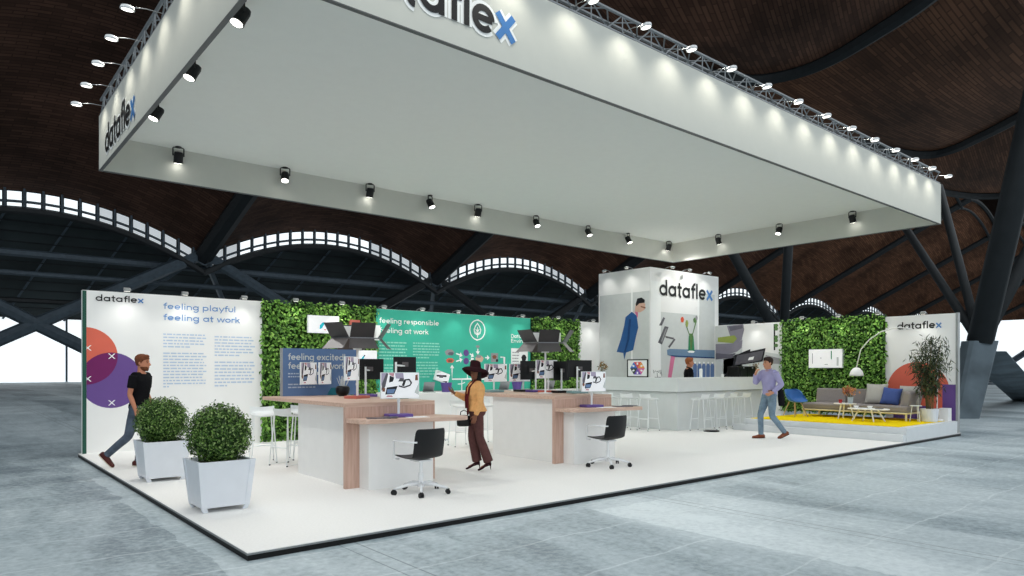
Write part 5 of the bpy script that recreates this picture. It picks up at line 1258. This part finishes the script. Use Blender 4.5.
# ---- lamps hung on the stand
def make_spotlight():
    t = thing('spotlight', 'black spotlight', 'spotlight', (0, 0, 0), 0, 'black spotlights hung around the canopy ceiling')
    m = MB(); m.cyl((0, 0, .0), (0, 0, -.02), .06, 14); m.build('mounting_plate', BLACK, t)
    m = MB(); m.tube([(-.1, 0, -.22), (-.1, 0, -.04), (-.085, 0, -.02), (.085, 0, -.02), (.1, 0, -.04), (.1, 0, -.22)], .013, 6); m.build('yoke', BLACK, t)
    R = Matrix.Rotation(math.radians(24), 3, 'X'); c = Vector((0, 0, -.24))
    m = MB(); m.lathe([(.03, .12), (.075, .11), (.088, .06), (.088, -.12), (.094, -.125), (.094, -.14), (.08, -.14)], c, 18, axis=R); b = m.build('housing', BLACK, t, smooth=False)
    m = MB(); m.lathe([(.0, -.143), (.076, -.143), (.076, -.146), (.0, -.146)], c, 18, axis=R); m.build('lens', LAMPW, b)
    return t
SPOTS = [('left', .57, 1.86), ('left', .57, 3.74), ('left', .57, 5.68)] + [('back', x, 7.84) for x in (1.42, 3.45, 5.39, 6.98, 8.41, 10.37, 12.38, 14.13, 16.12)] + [('right', 16.36, y) for y in (6.17, 4.18, 2.14)]
LABS = ['black spotlight under the left fascia, nearest the camera', 'black spotlight under the left fascia, second from the camera', 'black spotlight under the left fascia, farthest from the camera',
 'black spotlight at the back left corner of the canopy, first in the back row', 'black spotlight second from the left in the back row of the canopy', 'black spotlight third from the left in the back row of the canopy',
 'black spotlight fourth from the left in the back row of the canopy', 'black spotlight fifth from the left in the back row of the canopy', 'black spotlight sixth from the left in the back row of the canopy',
 'black spotlight seventh from the left in the back row of the canopy', 'black spotlight eighth from the left in the back row of the canopy', 'black spotlight in the far back corner of the canopy',
 'black spotlight on the right fascia next to the far back corner', 'middle black spotlight along the right fascia of the canopy', 'black spotlight along the right fascia nearest the front corner']
s0 = None
for i, ((side, x, y), lb) in enumerate(zip(SPOTS, LABS)):
    rz = {'left': -PI/2, 'back': PI, 'right': PI/2}[side] + (random.uniform(-.5, .5) if side == 'back' else 0) 
    rz += 0 if i in (4, 6, 8, 9, 10, 13) else PI
    if s0 is None: s0 = make_spotlight(); s0.location = (x, y, CZC); s0.rotation_euler = (0, 0, rz); s0['label'] = lb; s0.scale = (.92, .92, .78)
    else: dup(s0, (x, y, CZC), rz, lb)
    inn = {'left': (1, 0), 'back': (0, -1), 'right': (-1, 0)}[side]
    lamp('SPOT', 'spot_beam', (x+inn[0]*.25, y+inn[1]*.25, CZC-.42), 130, (1, .98, .95), .08, target=(x+inn[0]*2.2, y+inn[1]*2.2, 0), spot=150, blend=1)

def make_arm_light():
    t = thing('arm_light', 'x', 'arm light', (0, 0, 0), 0, 'arm lights along the canopy fascias')
    m = MB(); m.tube([(0, .05, 0), (0, .0, .03), (0, -.2, .02), (0, -.38, -.04)], .008, 6); m.build('arm', STEEL, t)
    m = MB(); m.lathe([(.03, .06), (.075, .03), (.085, -.01), (.085, -.04)], (0, -.42, -.07), 14); m.build('shade', CHROME, t, smooth=True)
    m = MB(); m.lathe([(0, -.041), (.07, -.041), (.07, -.045), (0, -.045)], (0, -.42, -.07), 14); m.build('lens', LAMPS, t)
    return t
ORD = ['first', 'second', 'third', 'fourth', 'fifth', 'sixth', 'seventh', 'eighth', 'ninth', 'tenth', 'eleventh', 'twelfth', 'thirteenth', 'fourteenth', 'fifteenth', 'sixteenth']
a0 = make_arm_light(); first = True
for k in range(16):
    x = 15.84-.985*k; lb = 'small chrome arm light on the front fascia, %s from its right end' % ORD[k]
    if first: a0.location = (x, CY0, CZ1+.01); a0['label'] = lb; a0.scale = (.62, .98, .62); first = False
    else: dup(a0, (x, CY0, CZ1+.01), 0, lb)
    lamp('SPOT', 'fascia_beam', (x, CY0-.27, CZ1+.1), 17, (1, .96, .84), .05, target=(x, CY0-.1, CZ0-.6), spot=125, blend=1)
for k in range(8):
    y = 7.55-1.0*k; lb = 'small chrome arm light on the left fascia, %s from its far end' % ORD[k]
    dup(a0, (CX0, y, CZ1+.01), -PI/2, lb)
    lamp('SPOT', 'fascia_beam', (CX0-.27, y, CZ1+.1), 17, (1, .96, .84), .05, target=(CX0-.1, y, CZ0-.6), spot=125, blend=1)

def make_clip():
    t = thing('clip_light', 'x', 'clip light', (0, 0, 0), 0, 'small clip lights on the wall tops')
    m = MB(); m.tube([(0, .06, 0), (0, .06, .05), (0, -.1, .08), (0, -.2, .06)], .01, 6); m.build('arm', STEEL, t)
    m = MB(); m.box((0, -.24, .05), (.15, .09, .07), rot=Matrix.Rotation(.5, 3, 'X')); m.build('housing', ALU, t, bevel=.015)
    m = MB(); m.box((0, -.225, .012), (.12, .06, .004), rot=Matrix.Rotation(.5, 3, 'X')); m.build('lens', mat('dim_clip_lens', (255, 252, 244), .4, emit=1.2, noise=0), t)
    return t
c0 = make_clip(); first = True
CL = [('Y', .75, BY, WH, 'first on the circle wall'), ('Y', 1.78, BY, WH, 'middle one on the circle wall'), ('Y', 2.95, BY, WH, 'last on the circle wall'), ('Y', 4.07, BY, WH+.02, 'left one on the wide living wall'), ('Y', 5.18, BY, WH+.02, 'right one on the wide living wall'),
 ('Y', 6.28, BY, WH, 'first on the teal wall'), ('Y', 7.37, BY, WH, 'second on the teal wall'), ('Y', 8.48, BY, WH, 'third on the teal wall'), ('Y', 9.59, BY, WH, 'fourth on the teal wall'), ('Y', 10.71, BY, WH, 'last on the teal wall'),
 ('Y', 12.1, BY, WH+.02, 'on the narrow living wall'), ('Y', 13.6, BY, WH, 'on the plain white wall'),
 ('Y', 14.9, 6.98, 4.6, 'first on the front of the tower'), ('Y', 15.75, 6.98, 4.6, 'middle one on the front of the tower'), ('Y', 16.8, 6.98, 4.6, 'last on the front of the tower'), ('X', 14.1, 7.7, 4.6, 'nearer one on the left of the tower'), ('X', 14.1, 8.6, 4.6, 'farther one on the left of the tower'),
 ('X', BX, 5.5, 3.0, 'on the armchair mural wall'), ('X', BX, 3.95, 3.04, 'left one on the lounge living wall'), ('X', BX, 2.9, 3.04, 'middle one on the lounge living wall'), ('X', BX, 1.85, 3.04, 'right one on the lounge living wall'), ('X', BX, .75, 2.98, 'on the wall with the coral half circle')]
for ax, a, b, z, lb in CL:
    lb = 'small grey clip light, ' + lb
    loc = (a, b, z); rz = 0 if ax == 'Y' else -PI/2
    if first: c0.location = loc; c0.rotation_euler = (0, 0, rz); c0['label'] = lb; c0.scale = (.8, .9, .8); first = False
    else: dup(c0, loc, rz, lb)
    o = (0, -.36) if ax == 'Y' else (-.36, 0); o2 = (0, -.02) if ax == 'Y' else (-.02, 0)
    lamp('SPOT', 'wall_beam', (a+o[0], b+o[1], z-.03), 9, (1, .99, .94), .05, target=(a+o2[0], b+o2[1], z-1.1), spot=110, blend=1)
